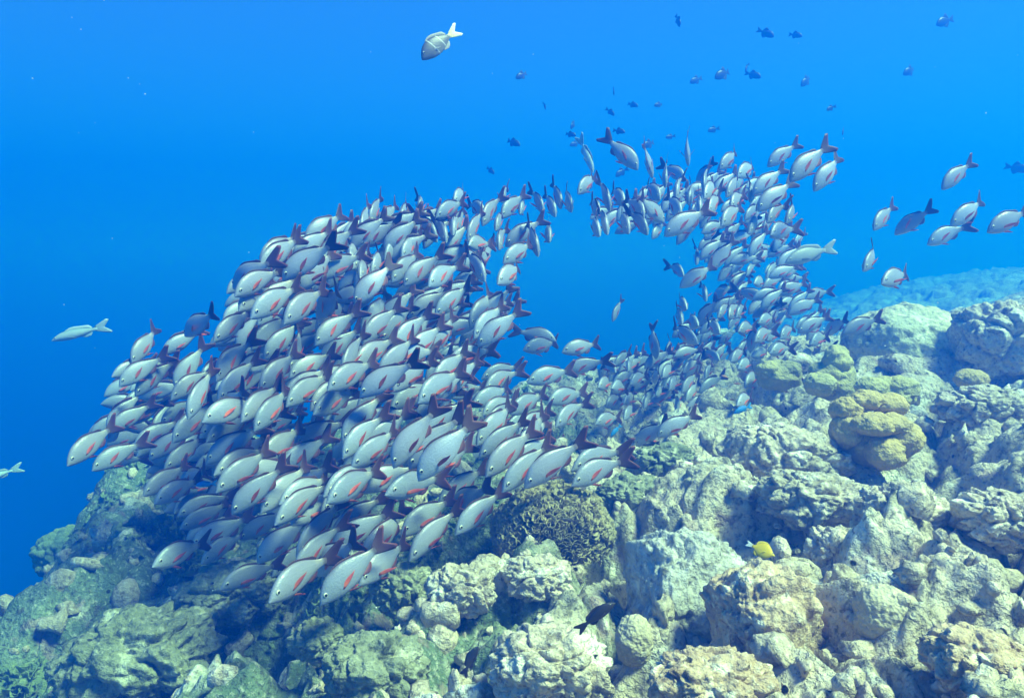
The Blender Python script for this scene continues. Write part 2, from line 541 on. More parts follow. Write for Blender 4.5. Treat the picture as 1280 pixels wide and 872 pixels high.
SETS = [snapper_set(0.0, (.18, .48)), snapper_set(0.42, (.28, .32)), snapper_set(-0.42, (.2, .6)), snapper_set(0.22, (.75, .15)), snapper_set(-0.2, (.45, .25))]
PARTS_ALL = [('tail_fin', 'tail_fin'), ('dorsal_fin', 'dorsal_fin'), ('anal_fin', 'anal_fin'), ('pectoral_fin', 'pectoral_fin_l'), ('pectoral_fin', 'pectoral_fin_r'),
             ('pelvic_fin', 'pelvic_fin_l'), ('pelvic_fin', 'pelvic_fin_r'), ('eye', 'eye_l'), ('eye', 'eye_r')]
PARTS_FAR = [p for p in PARTS_ALL if p[0] not in ('pelvic_fin', 'eye')]

def frame(head, tail, L, roll=0.0):
    """matrix that puts a fish of length L with its snout at head and its tail at tail"""
    ax = (tail - head).normalized()
    up = Vector((0, 0, 1)) - ax * ax.z
    if up.length < 0.05: up = Vector((0, 1, 0)) - ax * ax.y
    up.normalize()
    side = up.cross(ax).normalized()
    m = Matrix((ax, side, up)).transposed()
    m = m @ Matrix.Rotation(roll, 3, 'X')
    m4 = (m * L).to_4x4()
    m4.translation = head
    return m4

def make_snapper(si, mat4, far, name='snapper'):
    S = SETS[si]
    o = link(name, S['body'])
    for pn, key in (PARTS_FAR if far else PARTS_ALL):
        link(pn, S[key], o)
    o.matrix_world = mat4
    return o
# ------------------------------------------------------------------ the water
def make_haze():
    V = [(x, y, z) for z in (-25.0, 6.4) for y in (-9.0, 58.0) for x in (-52.0, 52.0)]
    Fc = [(0, 2, 3, 1), (4, 5, 7, 6), (0, 1, 5, 4), (2, 6, 7, 3), (0, 4, 6, 2), (1, 3, 7, 5)]
    me = mesh_np('haze', np.array(V), np.array(Fc), False)
    m = bpy.data.materials.new('water_haze'); m.use_nodes = True
    nt = m.node_tree
    nt.nodes.remove(nt.nodes['Principled BSDF'])
    pv = nt.nodes.new('ShaderNodeVolumePrincipled')
    pv.inputs['Color'].default_value = (0.001, 0.092, 0.53, 1)
    pv.inputs['Absorption Color'].default_value = (0.06, 0.47, 0.40, 1)
    pv.inputs['Density'].default_value = 0.135
    pv.inputs['Anisotropy'].default_value = 0.2
    nt.links.new(pv.outputs[0], nt.nodes['Material Output'].inputs['Volume'])
    o = link('haze', me, None, [m]); tag(o, 'blue sea water that far things fade into', kind='stuff')
make_haze()

# ------------------------------------------------------------------ the reef floor: one sheet
CTRL = [  # (px, py, depth) read from the photograph
    (-200, 900, 3.4), (0, 905, 2.9), (300, 900, 2.5), (640, 900, 2.1), (960, 905, 1.75), (1280, 905, 1.55), (1500, 880, 1.5),
    (0, 800, 4.0), (120, 800, 3.5), (300, 805, 3.1), (450, 825, 2.75), (640, 800, 2.5), (800, 805, 2.3), (960, 800, 2.1), (1130, 790, 2.05), (1290, 770, 1.95),
    (60, 728, 4.8), (200, 705, 4.2), (330, 735, 3.7), (450, 740, 3.4), (560, 725, 3.05), (700, 700, 2.95), (850, 690, 2.8), (1000, 700, 2.6), (1150, 690, 2.5), (1290, 680, 2.4),
    (135, 634, 5.9), (260, 620, 5.6), (400, 625, 5.0), (560, 600, 4.5), (740, 620, 3.8), (900, 620, 3.5), (1050, 610, 3.3), (1200, 600, 3.2), (1290, 590, 3.1),
    (420, 545, 6.2), (560, 530, 6.2), (700, 540, 5.5), (850, 560, 4.6), (950, 560, 4.3), (1100, 540, 4.1), (1200, 530, 3.95), (1290, 520, 3.85),
    (690, 482, 7.6), (800, 480, 7.4), (900, 495, 5.9), (1040, 480, 5.2), (1150, 470, 5.0), (1290, 450, 4.8),
    (1130, 418, 6.2), (1290, 412, 5.9), (1010, 440, 6.4), (1500, 430, 5.5), (1500, 600, 3.2),
]
WCTRL = [  # world points outside what the photograph shows clearly
    (-9, 13, -19), (-4, 13, -14), (0, 13, -9.0), (2.0, 12, -4.6), (4.5, 12, -2.5), (8, 12, -0.95), (13, 14, -0.85), (11, 22, -1.7), (6, 22, -4.5), (1, 24, -12),
    (-8, 24, -20), (20, 30, -1.2), (8, 36, -6), (-15, 5, -17), (-6, 3, -9), (-5.5, 7.5, -11.5), (-3.4, 0, -4.6), (3, 0, -0.95), (0, 0, -1.55), (4, -3, -0.9), (-4, -4, -6),
    (9, 4, -0.9), (30, 10, -0.3), (30, 40, -3), (-30, 20, -22), (-30, 50, -22), (0, 50, -18), (30, 50, -5), (-2.8, 9, -5.8), (-4.2, 5.0, -5.6),
]
def farther(px, d):
    """the left slope lies farther off than the right-hand reef"""
    return d * (1 + 0.24 * min(max((380 - px) / 380, 0), 1))
CP_ = [at(px, py, farther(px, d)) for px, py, d in CTRL]
PX = np.array([[p.x, p.y] for p in CP_] + [[a, b] for a, b, c in WCTRL]); PZ = np.array([p.z for p in CP_] + [c for a, b, c in WCTRL])
def _k(r2): return 0.5 * r2 * np.log(r2 + 1e-9)
n_ = len(PX)
A_ = np.zeros((n_ + 3, n_ + 3))
d2 = ((PX[:, None] - PX[None]) ** 2).sum(2)
A_[:n_, :n_] = _k(d2) + np.eye(n_) * 0.03
A_[:n_, n_] = 1; A_[:n_, n_ + 1:] = PX; A_[n_, :n_] = 1; A_[n_ + 1:, :n_] = PX.T
W_ = np.linalg.solve(A_, np.concatenate([PZ, [0, 0, 0]]))
def tps(x, y):
    z = W_[n_] + W_[n_ + 1] * x + W_[n_ + 2] * y
    for i in range(n_):
        z = z + W_[i] * _k((x - PX[i, 0]) ** 2 + (y - PX[i, 1]) ** 2)
    return np.clip(z, -23.0, 0.6)

def relief(x, y, z):
    """craggy relief of the reef: lumps with crevices, ledges, pits"""
    P = np.stack([x, y, z * 0.6], 1)
    wv = np.stack([fbm(P * 0.9, 2, 91), fbm(P * 0.9, 2, 95), np.zeros(len(P))], 1) * 0.35
    P = P + wv
    f1, f2 = worley(P * 1.15, 11)
    lum = (0.55 - f1) * 0.33 - 0.12 * np.exp(-((f2 - f1) / 0.10) ** 2)
    g1, g2 = worley(P * 3.3 + 3, 12)
    lum2 = (0.5 - g1) * 0.11 - 0.05 * np.exp(-((g2 - g1) / 0.10) ** 2)
    h1, _ = worley(P * 9.0 + 7, 13)
    lum3 = (0.5 - h1) * 0.062
    rid = fbm(P * 2.2, 4, 31) * 0.10 + fbm(P * 14, 3, 37) * 0.028
    pit, _ = worley(P * 7.0, 17)
    pm = np.clip(fbm(P * 1.7, 2, 51) * 2.2 + 0.1, 0, 1)
    pits = -0.07 * np.exp(-(pit / 0.20) ** 2) * pm
    return lum + lum2 + lum3 + rid + pits

DENT = [(300, 800, 3.4, .42, .35), (430, 760, 3.3, .35, .30), (560, 690, 3.3, .30, .34), (790, 655, 3.2, .28, .34), (925, 655, 2.95, .26, .36), (1085, 600, 3.3, .30, .30),
        (1235, 455, 4.9, .35, .35), (1240, 610, 3.0, .26, .26), (860, 800, 2.25, .16, .22), (1060, 720, 2.45, .16, .2), (1010, 655, 2.8, .2, .24), (1180, 560, 3.6, .25, .25), (640, 760, 2.8, .16, .18), (80, 780, 4.0, .3, .3)]
DENT_W = [(at(px, py, farther(px, d)), r, dp) for px, py, d, r, dp in DENT]
_relief = relief
def relief(x, y, z):
    v = _relief(x, y, z)
    for c, r, dp in DENT_W:
        v = v - 0.85 * dp * np.exp(-(((x - c.x) ** 2 + (y - c.y) ** 2) / (r * r)) ** 1.5)
    return v

def ground_z(x, y):
    z = tps(x, y)
    return z + relief(x, y, z)

def make_ground():
    na, nr = 820, 760
    ta = np.linspace(-1, 1, na)
    az = np.radians(78) * ta
    tr = np.linspace(0, 1, nr)
    rr = 0.75 * (48 / 0.75) ** (tr ** 1.12)
    AZ, RR = np.meshgrid(az, rr)
    x = (np.sin(AZ) * RR).ravel(); y = (np.cos(AZ) * RR).ravel()
    z0 = tps(x, y)
    rel = relief(x, y, z0)
    P = np.stack([x, y, z0], 1)
    # crags lean and overhang a little
    ox = fbm(P * 3.1, 3, 61) * 0.07; oy = fbm(P * 3.1, 3, 67) * 0.07
    V = np.stack([x + ox, y + oy, z0 + rel], 1)
    i = np.arange((nr - 1) * na).reshape(nr - 1, na)[:, :-1].ravel()
    Fq = np.stack([i, i + 1, i + na + 1, i + na], 1)
    me = mesh_np('reef_floor', V, Fq, True)
    o = link('reef_floor', me, None, [M_ground]); tag(o, 'craggy coral reef floor sloping down into blue water', kind='structure')

def ground_mat():
    m, nt, P, N, L = new_mat('reef_ground')
    geo = N('ShaderNodeNewGeometry'); co = geo.outputs['Position']
    sx = N('ShaderNodeSeparateXYZ'); L(co, sx.inputs[0])
    a = noise(nt, co, 1.1, 5, 0.62); b = noise(nt, co, 4.5, 5, 0.62); c = noise(nt, co, 34.0, 4, 0.65); d = noise(nt, co, 11.0, 5, 0.62)
    warm = mix(nt, sstep(nt, b, 0.42, 0.62), (0.64, 0.50, 0.37), (0.47, 0.37, 0.26))
    alg = mix(nt, sstep(nt, b, 0.40, 0.60), (0.125, 0.17, 0.10), (0.21, 0.25, 0.16))
    q = mth(nt, 'ADD', mth(nt, 'MULTIPLY_ADD', sx.outputs[0], -0.17, 0.03), a)
    col = mix(nt, sstep(nt, q, 0.36, 0.62), warm, alg)
    pal = noise(nt, co, 2.3, 4, 0.6)
    col = mix(nt, sstep(nt, pal, 0.56, 0.66), col, (0.78, 0.69, 0.56))
    col = mix(nt, mth(nt, 'MULTIPLY', sstep(nt, d, 0.56, 0.68), 0.8), col, (0.11, 0.09, 0.065))
    col = mix(nt, mth(nt, 'MULTIPLY', sstep(nt, c, 0.53, 0.68), 0.6), col, (0.62, 0.58, 0.46))
    col = mix(nt, mth(nt, 'MULTIPLY', sstep(nt, c, 0.47, 0.36), 0.7), col, (0.09, 0.085, 0.06))
    pk = noise(nt, co, 6.3, 3)
    col = mix(nt, mth(nt, 'MULTIPLY', sstep(nt, pk, 0.60, 0.68), 0.6), col, (0.42, 0.27, 0.24))
    v = voro(nt, co, 11.0)
    hole = mth(nt, 'MULTIPLY', sstep(nt, v, 0.17, 0.09), sstep(nt, noise(nt, co, 3.0, 2), 0.5, 0.58))
    col = mix(nt, hole, col, (0.03, 0.03, 0.025))
    L(col, P.inputs['Base Color'])
    P.inputs['Roughness'].default_value = 0.93; P.inputs['Specular IOR Level'].default_value = 0.12
    n1 = bump(nt, d, 0.9, 0.06); n2 = bump(nt, c, 0.9, 0.022, n1)
    n3 = bump(nt, voro(nt, co, 42.0), 0.5, 0.010, n2)
    L(n3, P.inputs['Normal'])
    return m
M_ground = ground_mat()
make_ground()

# ------------------------------------------------------------------ boulders and corals
_ico = {}
def ico(n):
    if n not in _ico:
        bm = bmesh.new(); bmesh.ops.create_icosphere(bm, subdivisions=n, radius=1.0)
        V = np.array([v.co[:] for v in bm.verts]); Fc = np.array([[v.index for v in f.verts] for f in bm.faces])
        bm.free(); _ico[n] = (V, Fc)
    return _ico[n]

def shape_rock(N0, kind, s, dims=(1, 1, 1)):
    """unit-sphere directions -> displaced points"""
    q = N0 * np.array(dims) + s * 13.7
    if kind == 'crag':
        p = np.sign(N0) * np.abs(N0) ** 0.86
        w = q * 1.0 + np.stack([fbm(q * 1.2, 2, s + 1), fbm(q * 1.2, 2, s + 3), fbm(q * 1.2, 2, s + 5)], 1) * 0.35
        f1, f2 = worley(w * 1.5, s); g1, g2 = worley(w * 4.0, s + 1); k1, _ = worley(w * 6.5, s + 2); h1, _ = worley(w * 11, s + 4)
        r = 1.0 + (0.5 - f1) * 0.30 - 0.09 * np.exp(-((f2 - f1) / .10) ** 2) + (0.5 - g1) * 0.13 + (0.5 - h1) * 0.07
        r += fbm(q * 3, 4, s + 9) * 0.09 + fbm(q * 15, 2, s + 19) * 0.025
        r -= 0.10 * np.exp(-(k1 / .2) ** 2) * np.clip(fbm(q * 1.5, 2, s + 29) * 2.5 + .25, 0, 1)
    elif kind == 'lobed':
        p = N0
        w = q + np.stack([fbm(q * 1.1, 2, s + 1), fbm(q * 1.1, 2, s + 3), fbm(q * 1.1, 2, s + 5)], 1) * 0.22
        w = w * np.array([0.75, 1.0, 1.25])
        f1, f2 = worley(w * 1.15, s)
        cre = np.exp(-((f2 - f1) / .15) ** 2)
        r = 1.0 + np.sqrt(np.clip(0.85 - f1, 0, 1)) * 0.40 - 0.12 * cre - 0.16
        r += np.tanh(fbm(q * np.array([1.6, 1.6, 3.2]), 2, s + 9) * 3) * 0.06 + fbm(q * 2.5, 3, s + 9) * 0.05 + fbm(q * 9, 2, s + 11) * 0.012
        k1, _ = worley(q * 2.2, s + 2); r -= 0.10 * np.exp(-(k1 / .13) ** 2)
    elif kind == 'slab':
        p = np.sign(N0) * np.abs(N0) ** 0.72
        f1, f2 = worley(q * 1.3, s); k1, _ = worley(q * 5.5, s + 2); h1, _ = worley(q * 9, s + 4)
        r = 1.0 + (0.5 - f1) * 0.26 + fbm(q * 1.1, 2, s + 7) * 0.26 + fbm(q * 3.6, 5, s + 9) * 0.13 + fbm(q * 15, 3, s + 19) * 0.03 + (0.5 - h1) * 0.03
        r -= 0.13 * np.exp(-(k1 / .2) ** 2) * np.clip(fbm(q * 1.5, 2, s + 29) * 2.5 + .35, 0, 1)
    elif kind == 'mound':
        p = N0
        r = 1.0 + fbm(q * 1.2, 2, s) * 0.16 + np.tanh(fbm(q * np.array([1.5, 1.5, 2.6]), 2, s + 5) * 3) * 0.05 + fbm(q * 6, 3, s + 4) * 0.03 + fbm(q * 20, 2, s + 7) * 0.010
        k1, _ = worley(q * 2.4, s + 2); r -= 0.10 * np.exp(-(k1 / .16) ** 2)
    elif kind == 'knob':
        p = N0
        f1, f2 = worley(q * 4.2, s)
        r = 0.92 + np.sqrt(np.clip(0.8 - f1, 0, 1)) * 0.22 + fbm(q * 1.6, 2, s) * 0.14
    else:                                                   # dome
        p = N0
        r = 1.0 + fbm(q * 1.4, 3, s) * 0.13 + fbm(q * 5, 3, s + 4) * 0.045 + fbm(q * 16, 2, s + 7) * 0.012
        k1, _ = worley(q * 3.6, s + 2); r -= 0.05 * np.exp(-(k1 / .2) ** 2)
    return p * r[:, None]

def boulder(name, label, cat, mat, px, py, w, h, d, seed, kind='crag', deep=0.9, sub=6, tilt=(0, 0, 0), group=None, drop=0.0, shear=0.0, own=None):
    N0, Fc = ico(sub)
    d = farther(px, d)
    rx, rz = w / 2 / F * d, h / 2 / F * d
    dims = np.array([rx, (rx + rz) / 2 * deep, rz]); dims = dims / dims.mean()
    V = shape_rock(N0, kind, seed, dims)
    V = V * np.array([rx, (rx + rz) / 2 * deep, rz])
    V[:, 0] += V[:, 2] * shear
    rot = np.array(Matrix.Rotation(R(tilt[2]), 3, 'Z') @ Matrix.Rotation(R(tilt[1]), 3, 'Y') @ Matrix.Rotation(R(tilt[0]), 3, 'X'))
    V = V @ rot.T
    c = at(px, py, d)
    me = mesh_np(name, V, Fc, True)
    o = link(name, me, None, [mat]); o.location = (c.x, c.y, c.z - drop)
    tag(o, label, cat, group)
    return o

B = boulder
G_ = 'boulders of the reef'; GC = 'massive coral colonies on the reef'
def cluster(label, mat, d, lobes, seed):
    """one colony grown of several mounds: lobes are (px, py, w, h, nearer by) around the colony's own depth"""
    Vs, Fs, o = [], [], 0
    N0, Fc = ico(5)
    c0 = at(lobes[0][0], lobes[0][1], d)
    for i, (px, py, w, h, dd) in enumerate(lobes):
        k = d - dd
        rx, rz = w / 2 / F * k, h / 2 / F * k
        dims = np.array([rx, (rx + rz) / 2, rz])
        V = shape_rock(N0, 'mound', seed + i * 3, dims / dims.mean()) * dims
        c = at(px, py, k) - c0
        Vs.append(V + np.array(c)); Fs.append(Fc + o); o += len(V)
    ob = link('coral_colony', mesh_np('coral_colony', np.concatenate(Vs), np.concatenate(Fs), True), None, [mat])
    ob.location = c0
    tag(ob, label, 'coral', GC)
cluster('big yellow tan coral colony with a shaded front, largest of the yellow ones', M_yellow, 3.75,
        [(1094, 556, 86, 60, 0), (1060, 512, 46, 34, .04), (1084, 500, 44, 26, .06), (1112, 506, 46, 30, .05), (1128, 548, 52, 44, .10), (1092, 530, 52, 30, .15), (1116, 530, 46, 26, .13), (1106, 566, 48, 44, .14), (1058, 538, 40, 44, .06)], 3)
cluster('pale yellow low coral colony just behind the big yellow one', M_olive, 4.3, [(1110, 492, 74, 40, 0), (1090, 484, 40, 26, .05), (1126, 484, 44, 30, .05), (1108, 480, 36, 22, .02)], 40)
cluster('olive yellow coral colony under the last fish of the right column', M_olive, 4.7, [(1040, 474, 54, 54, 0), (1046, 452, 36, 40, .03), (1026, 480, 40, 30, .10), (1054, 488, 30, 34, .08)], 70)
cluster('olive coral colony half hidden by fish, left of the other yellow ones', M_olive, 5.0, [(974, 470, 54, 38, 0), (960, 462, 30, 24, .05), (986, 462, 32, 24, .05)], 90)
B('coral_colony', 'small smooth yellow coral dome beside the large pale mound', 'coral', M_yellow, 1214, 474, 42, 26, 4.5, 12, 'dome', 0.9, sub=5, group=GC)
B('coral_mound', 'large pale rounded coral mound behind the yellow colonies', 'coral', M_mound, 1132, 438, 150, 112, 5.9, 14, 'dome', 1.0, group=GC)
B('reef_boulder', 'tall craggy boulder at the right edge below open water', 'rock', M_reef, 1258, 424, 120, 96, 5.3, 21, group=G_)
B('reef_boulder', 'broad flat-topped rock ledge in front of the olive corals', 'rock', M_reef, 985, 572, 150, 84, 3.75, 22, tilt=(-6, 14, 0), group=G_)
B('reef_boulder', 'pale rock ledge below the big yellow coral with a dark hollow under it', 'rock', M_reef, 1022, 626, 150, 70, 3.2, 23, tilt=(-4, 6, 0), group=G_)
B('knobbly_coral', 'cream knobbly coral on the rim of the dark hollow', 'coral', M_tan, 882, 606, 58, 50, 3.5, 24, 'knob', 0.9, sub=5, group=GC)
B('reef_boulder', 'pale blue grey rock sloping up in the middle of the reef', 'rock', M_pale, 850, 748, 124, 160, 2.75, 27, 'slab', 1.0, tilt=(-30, 20, 10), group=G_)
B('reef_boulder', 'pitted orange brown rock beside the white slab', 'rock', M_warm, 955, 782, 118, 150, 2.35, 29, 'slab', 0.95, tilt=(-14, -14, 20), group=G_)
B('coral_dome', 'round tan coral dome near the lower right corner', 'coral', M_tan, 1108, 768, 80, 72, 2.2, 31, 'dome', 0.95, group=GC)
B('coral_dome', 'small olive coral dome at the foot of the white slab', 'coral', M_tan, 792, 800, 48, 64, 2.45, 33, 'dome', 0.95, group=GC)
B('reef_boulder', 'knobby rock with a yellow patch right of the yellow fish', 'rock', M_reef, 1046, 690, 76, 66, 2.7, 34, group=G_)
B('reef_boulder', 'large rounded rock right of the yellow-patched one', 'rock', M_reef, 1130, 655, 110, 104, 2.8, 35, group=G_)
B('reef_boulder', 'long pale-topped rock at the right edge, lowest of that side', 'rock', M_reef, 1262, 650, 130, 70, 2.6, 36, tilt=(0, 10, 0), group=G_)
B('reef_boulder', 'craggy rock with bright yellow-green top behind the right ledge', 'rock', M_reef, 1232, 510, 110, 54, 4.0, 37, group=G_)
B('reef_boulder', 'beige pitted rock right under the leafy brown coral', 'rock', M_reef, 672, 722, 86, 52, 2.9, 38, group=G_)
B('reef_boulder', 'pale lumpy rock left of the leafy brown coral', 'rock', M_reef, 578, 736, 84, 62, 2.85, 39, group=G_)
B('reef_boulder', 'greenish lumpy rock just below the lowest fish', 'rock', M_green, 506, 736, 80, 60, 3.1, 40, group=G_)
B('reef_boulder', 'low grey green boulder at the bottom edge of the reef', 'rock', M_green, 468, 838, 130, 84, 2.5, 41, group=G_)
B('reef_boulder', 'small pitted rock standing left of the low grey green boulder', 'rock', M_green, 396, 800, 70, 50, 2.9, 42, group=G_)
B('reef_boulder', 'wide pale rock at the bottom edge left of the olive dome', 'rock', M_reef, 690, 832, 150, 90, 2.25, 43, group=G_)
B('reef_boulder', 'sunlit grey green boulder in the lower left corner', 'rock', M_green, 170, 822, 190, 110, 3.1, 44, tilt=(0, -14, 0), group=G_)
B('reef_boulder', 'algae covered rock below the left fringe of the shoal', 'rock', M_green, 290, 742, 130, 70, 3.7, 45, tilt=(0, -10, 0), group=G_)
B('coral_mound', 'hazy turquoise coral head on the drop-off under the left fish', 'coral', M_plate, 166, 622, 84, 64, 5.9, 46, 'knob', 1.0, group=GC)
B('coral_mound', 'dim rounded coral head lower on the drop-off, nearest open water', 'coral', M_plate, 92, 690, 90, 64, 5.0, 47, 'knob', 1.0, group=GC)
B('coral_mound', 'turquoise coral head in the gap between the two fish masses', 'coral', M_mound, 722, 496, 80, 44, 7.4, 48, 'dome', 1.0, group=GC)
B('coral_mound', 'turquoise coral lump below the thin lower end of the right column', 'coral', M_mound, 850, 512, 80, 34, 6.6, 49, 'knob', 1.0, group=GC)
B('reef_boulder', 'shaded boulder between the leafy coral and the white slab', 'rock', M_green, 790, 625, 100, 60, 3.7, 50, group=G_)
B('reef_boulder', 'small dark rock on the shaded reef right of the lowest pair of fish', 'rock', M_green, 830, 580, 90, 50, 4.2, 51, group=G_)
B('reef_boulder', 'bright rock streaked with pink in the lower right corner', 'rock', M_warm, 1230, 830, 150, 80, 1.85, 52, tilt=(0, 12, 0), group=G_)
B('reef_boulder', 'beige pitted rock at the bottom edge under the orange brown one', 'rock', M_warm, 890, 856, 150, 80, 1.95, 53, group=G_)
B('knobbly_coral', 'small white-tipped knobbly coral below the fish pair by the leafy coral', 'coral', M_tan, 718, 590, 36, 34, 4.0, 54, 'knob', 0.9, sub=5, group=GC)

def leafy_coral():
    px, py, d = 688, 664, 3.3
    c = at(px, py, d); rx, rz = 150 / 2 / F * d, 112 / 2 / F * d
    rng = np.random.RandomState(5)
    N0, Fi = ico(4)
    base = shape_rock(N0, 'dome', 71) * np.array([rx * .86, rx * .75, rz * .86])
    Vs, Fs, o = [base], [], len(base)
    tri = [Fi]
    n = 1500
    for q in range(n):
        v = rng.normal(size=3); v[2] = abs(v[2]) * 0.9 - 0.25; v[1] -= 0.25; v /= np.linalg.norm(v)
        p = v * np.array([rx, rx * .88, rz]) * (0.9 + 0.06 * rng.rand() + 0.09 * math.sin(v[0] * 7) * math.cos(v[2] * 6))
        nrm = v / np.array([rx, rx * .88, rz]); nrm /= np.linalg.norm(nrm)
        t = np.cross(nrm, rng.normal(size=3)); t /= np.linalg.norm(t); b = np.cross(nrm, t)
        rad = 0.009 + 0.010 * rng.rand(); arc = 2.2 + 2.4 * rng.rand(); hgt = 0.026 + 0.022 * rng.rand()
        nu, nv = 3, 8
        g = []
        for i in range(nu):
            u = i / (nu - 1)
            for j in range(nv):
                a = arc * (j / (nv - 1) - .5) + 0.25 * math.sin(j * 2.1 + q)
                rr = rad * (0.75 + 0.75 * u)
                g.append(p + t * rr * math.cos(a) + b * rr * math.sin(a) + nrm * (hgt * (u - .45) + 0.004 * math.sin(3 * a + q) * u))
        g = np.array(g).reshape(nu, nv, 3)
        V, Fq, _ = fin_shell(g, 0.0022)
        Vs.append(V); Fs.append(Fq + o); o += len(V)
    me = mesh_np('leafy_coral', np.concatenate(Vs), [np.concatenate(Fs), Fi], True)
    ob = link('leafy_coral', me, None, [M_leaf]); ob.location = c
    tag(ob, 'wide brown leafy coral of many small curled blades in mid reef', 'coral')
leafy_coral()

def frond_coral(label, px, py, w, h, d, n, seed, mat, group):
    """a clump of small upright fronds and plates"""
    rng = np.random.RandomState(seed)
    d = farther(px, d) - 0.30
    rx, rz = w / 2 / F * d, h / 2 / F * d
    c = at(px, py, d)
    Vs, Fs, o = [], [], 0
    for q in range(n):
        v = rng.normal(size=3); v[2] = abs(v[2]) * .8; v /= np.linalg.norm(v)
        p = v * np.array([rx, rx * .9, rz]) * (0.55 + 0.45 * rng.rand())
        up = np.array([v[0] * .9, v[1] * .9, 0.7 + .3 * rng.rand()]); up /= np.linalg.norm(up)
        t = np.cross(up, rng.normal(size=3)); t /= np.linalg.norm(t)
        L_ = rx * (.18 + .22 * rng.rand()); wd = L_ * (.5 + .5 * rng.rand())
        bb = np.cross(up, t)
        g = np.zeros((4, 6, 3))
        for i in range(4):
            u = i / 3
            for j in range(6):
                s = j / 5 - .5
                g[i, j] = p + up * L_ * (u - .3) * (1 - .5 * abs(s)) + t * wd * s * (.5 + .9 * u) + bb * L_ * .25 * math.sin(s * 5 + q) * u
        V, Fq, _ = fin_shell(g, L_ * .06)
        Vs.append(V); Fs.append(Fq + o); o += len(V)
    N0, Fi = ico(3)
    base = shape_rock(N0, 'dome', seed) * np.array([rx * .8, rx * .7, rz * .7])
    Vs.append(base)
    me = mesh_np('frond_coral', np.concatenate(Vs), [np.concatenate(Fs), Fi + o], True)
    ob = link('frond_coral', me, None, [mat]); ob.location = c
    tag(ob, label, 'coral', group)
GF = 'frond corals on the left slope'
for i, (px, py, w, h, d, lb) in enumerate([
        (214, 668, 70, 44, 5.0, 'yellow green frond coral just below the left fringe of the shoal, uppermost of its patch'),
        (168, 706, 74, 40, 4.7, 'turquoise green frond coral on the left slope below the yellow green one'),
        (110, 742, 80, 44, 4.4, 'dark green frond coral on the left slope nearest the deep blue'),
        (60, 800, 84, 44, 4.0, 'green frond coral in the lower left corner at the drop-off'),
        (240, 706, 60, 34, 4.5, 'small bright frond coral below the lone faint fish on the left'),
        (130, 668, 60, 36, 5.3, 'faint bluish frond coral beside the hazy coral head'),
        (30, 856, 90, 50, 3.5, 'green frond coral at the very bottom left of the reef')]):
    frond_coral(lb, px, py, w, h, d, 150, 200 + i, M_plate, GF)

def rubble():
    rng = np.random.RandomState(11)
    N0, Fi = ico(2)
    n = 1500
    az = np.radians(rng.uniform(-40, 46, n)); r = 1.6 * (9.0 / 1.6) ** rng.rand(n)
    x, y = np.sin(az) * r, np.cos(az) * r
    z = ground_z(x, y)
    Vs, Fs = [], []
    for q in range(n):
        s = (0.010 + 0.035 * rng.rand() ** 2.2) * (0.6 + 0.25 * r[q])
        w = N0 * (1 + 0.35 * np.sin(N0 @ rng.normal(size=3) * 3 + rng.rand() * 6))[:, None] * (0.6 + .8 * rng.rand(3)) * s
        Vs.append(w + np.array([x[q], y[q], z[q] + s * .1])); Fs.append(Fi + q * len(N0))
    me = mesh_np('coral_rubble', np.concatenate(Vs), np.concatenate(Fs), True)
    o = link('coral_rubble', me, None, [M_reef]); tag(o, 'loose coral rubble and knobs strewn over the reef floor', kind='stuff')
rubble()

def specks():
    """bits of plankton and sand hanging in the water"""
    rng = np.random.RandomState(3)
    N0, Fi = ico(1)
    Vs, Fs = [], []
    for q in range(90):
        d = 1.2 + 6.5 * rng.rand() ** 0.8
        c = at(rng.uniform(-150, 1430), rng.uniform(-60, 760), d)
        s = (0.0009 + 0.0011 * rng.rand() ** 2) * (0.5 + 0.33 * d)
        Vs.append(N0 * s * (0.6 + 0.8 * rng.rand(3)) + np.array(c)); Fs.append(Fi + q * len(N0))
    m, nt, P, N, L = new_mat('plankton')
    P.inputs['Base Color'].default_value = (0.7, 0.72, 0.66, 1); P.inputs['Roughness'].default_value = 0.8
    o = link('plankton', mesh_np('plankton', np.concatenate(Vs), np.concatenate(Fs), True), None, [m])
    tag(o, 'pale specks of plankton hanging in the water', kind='stuff')
specks()

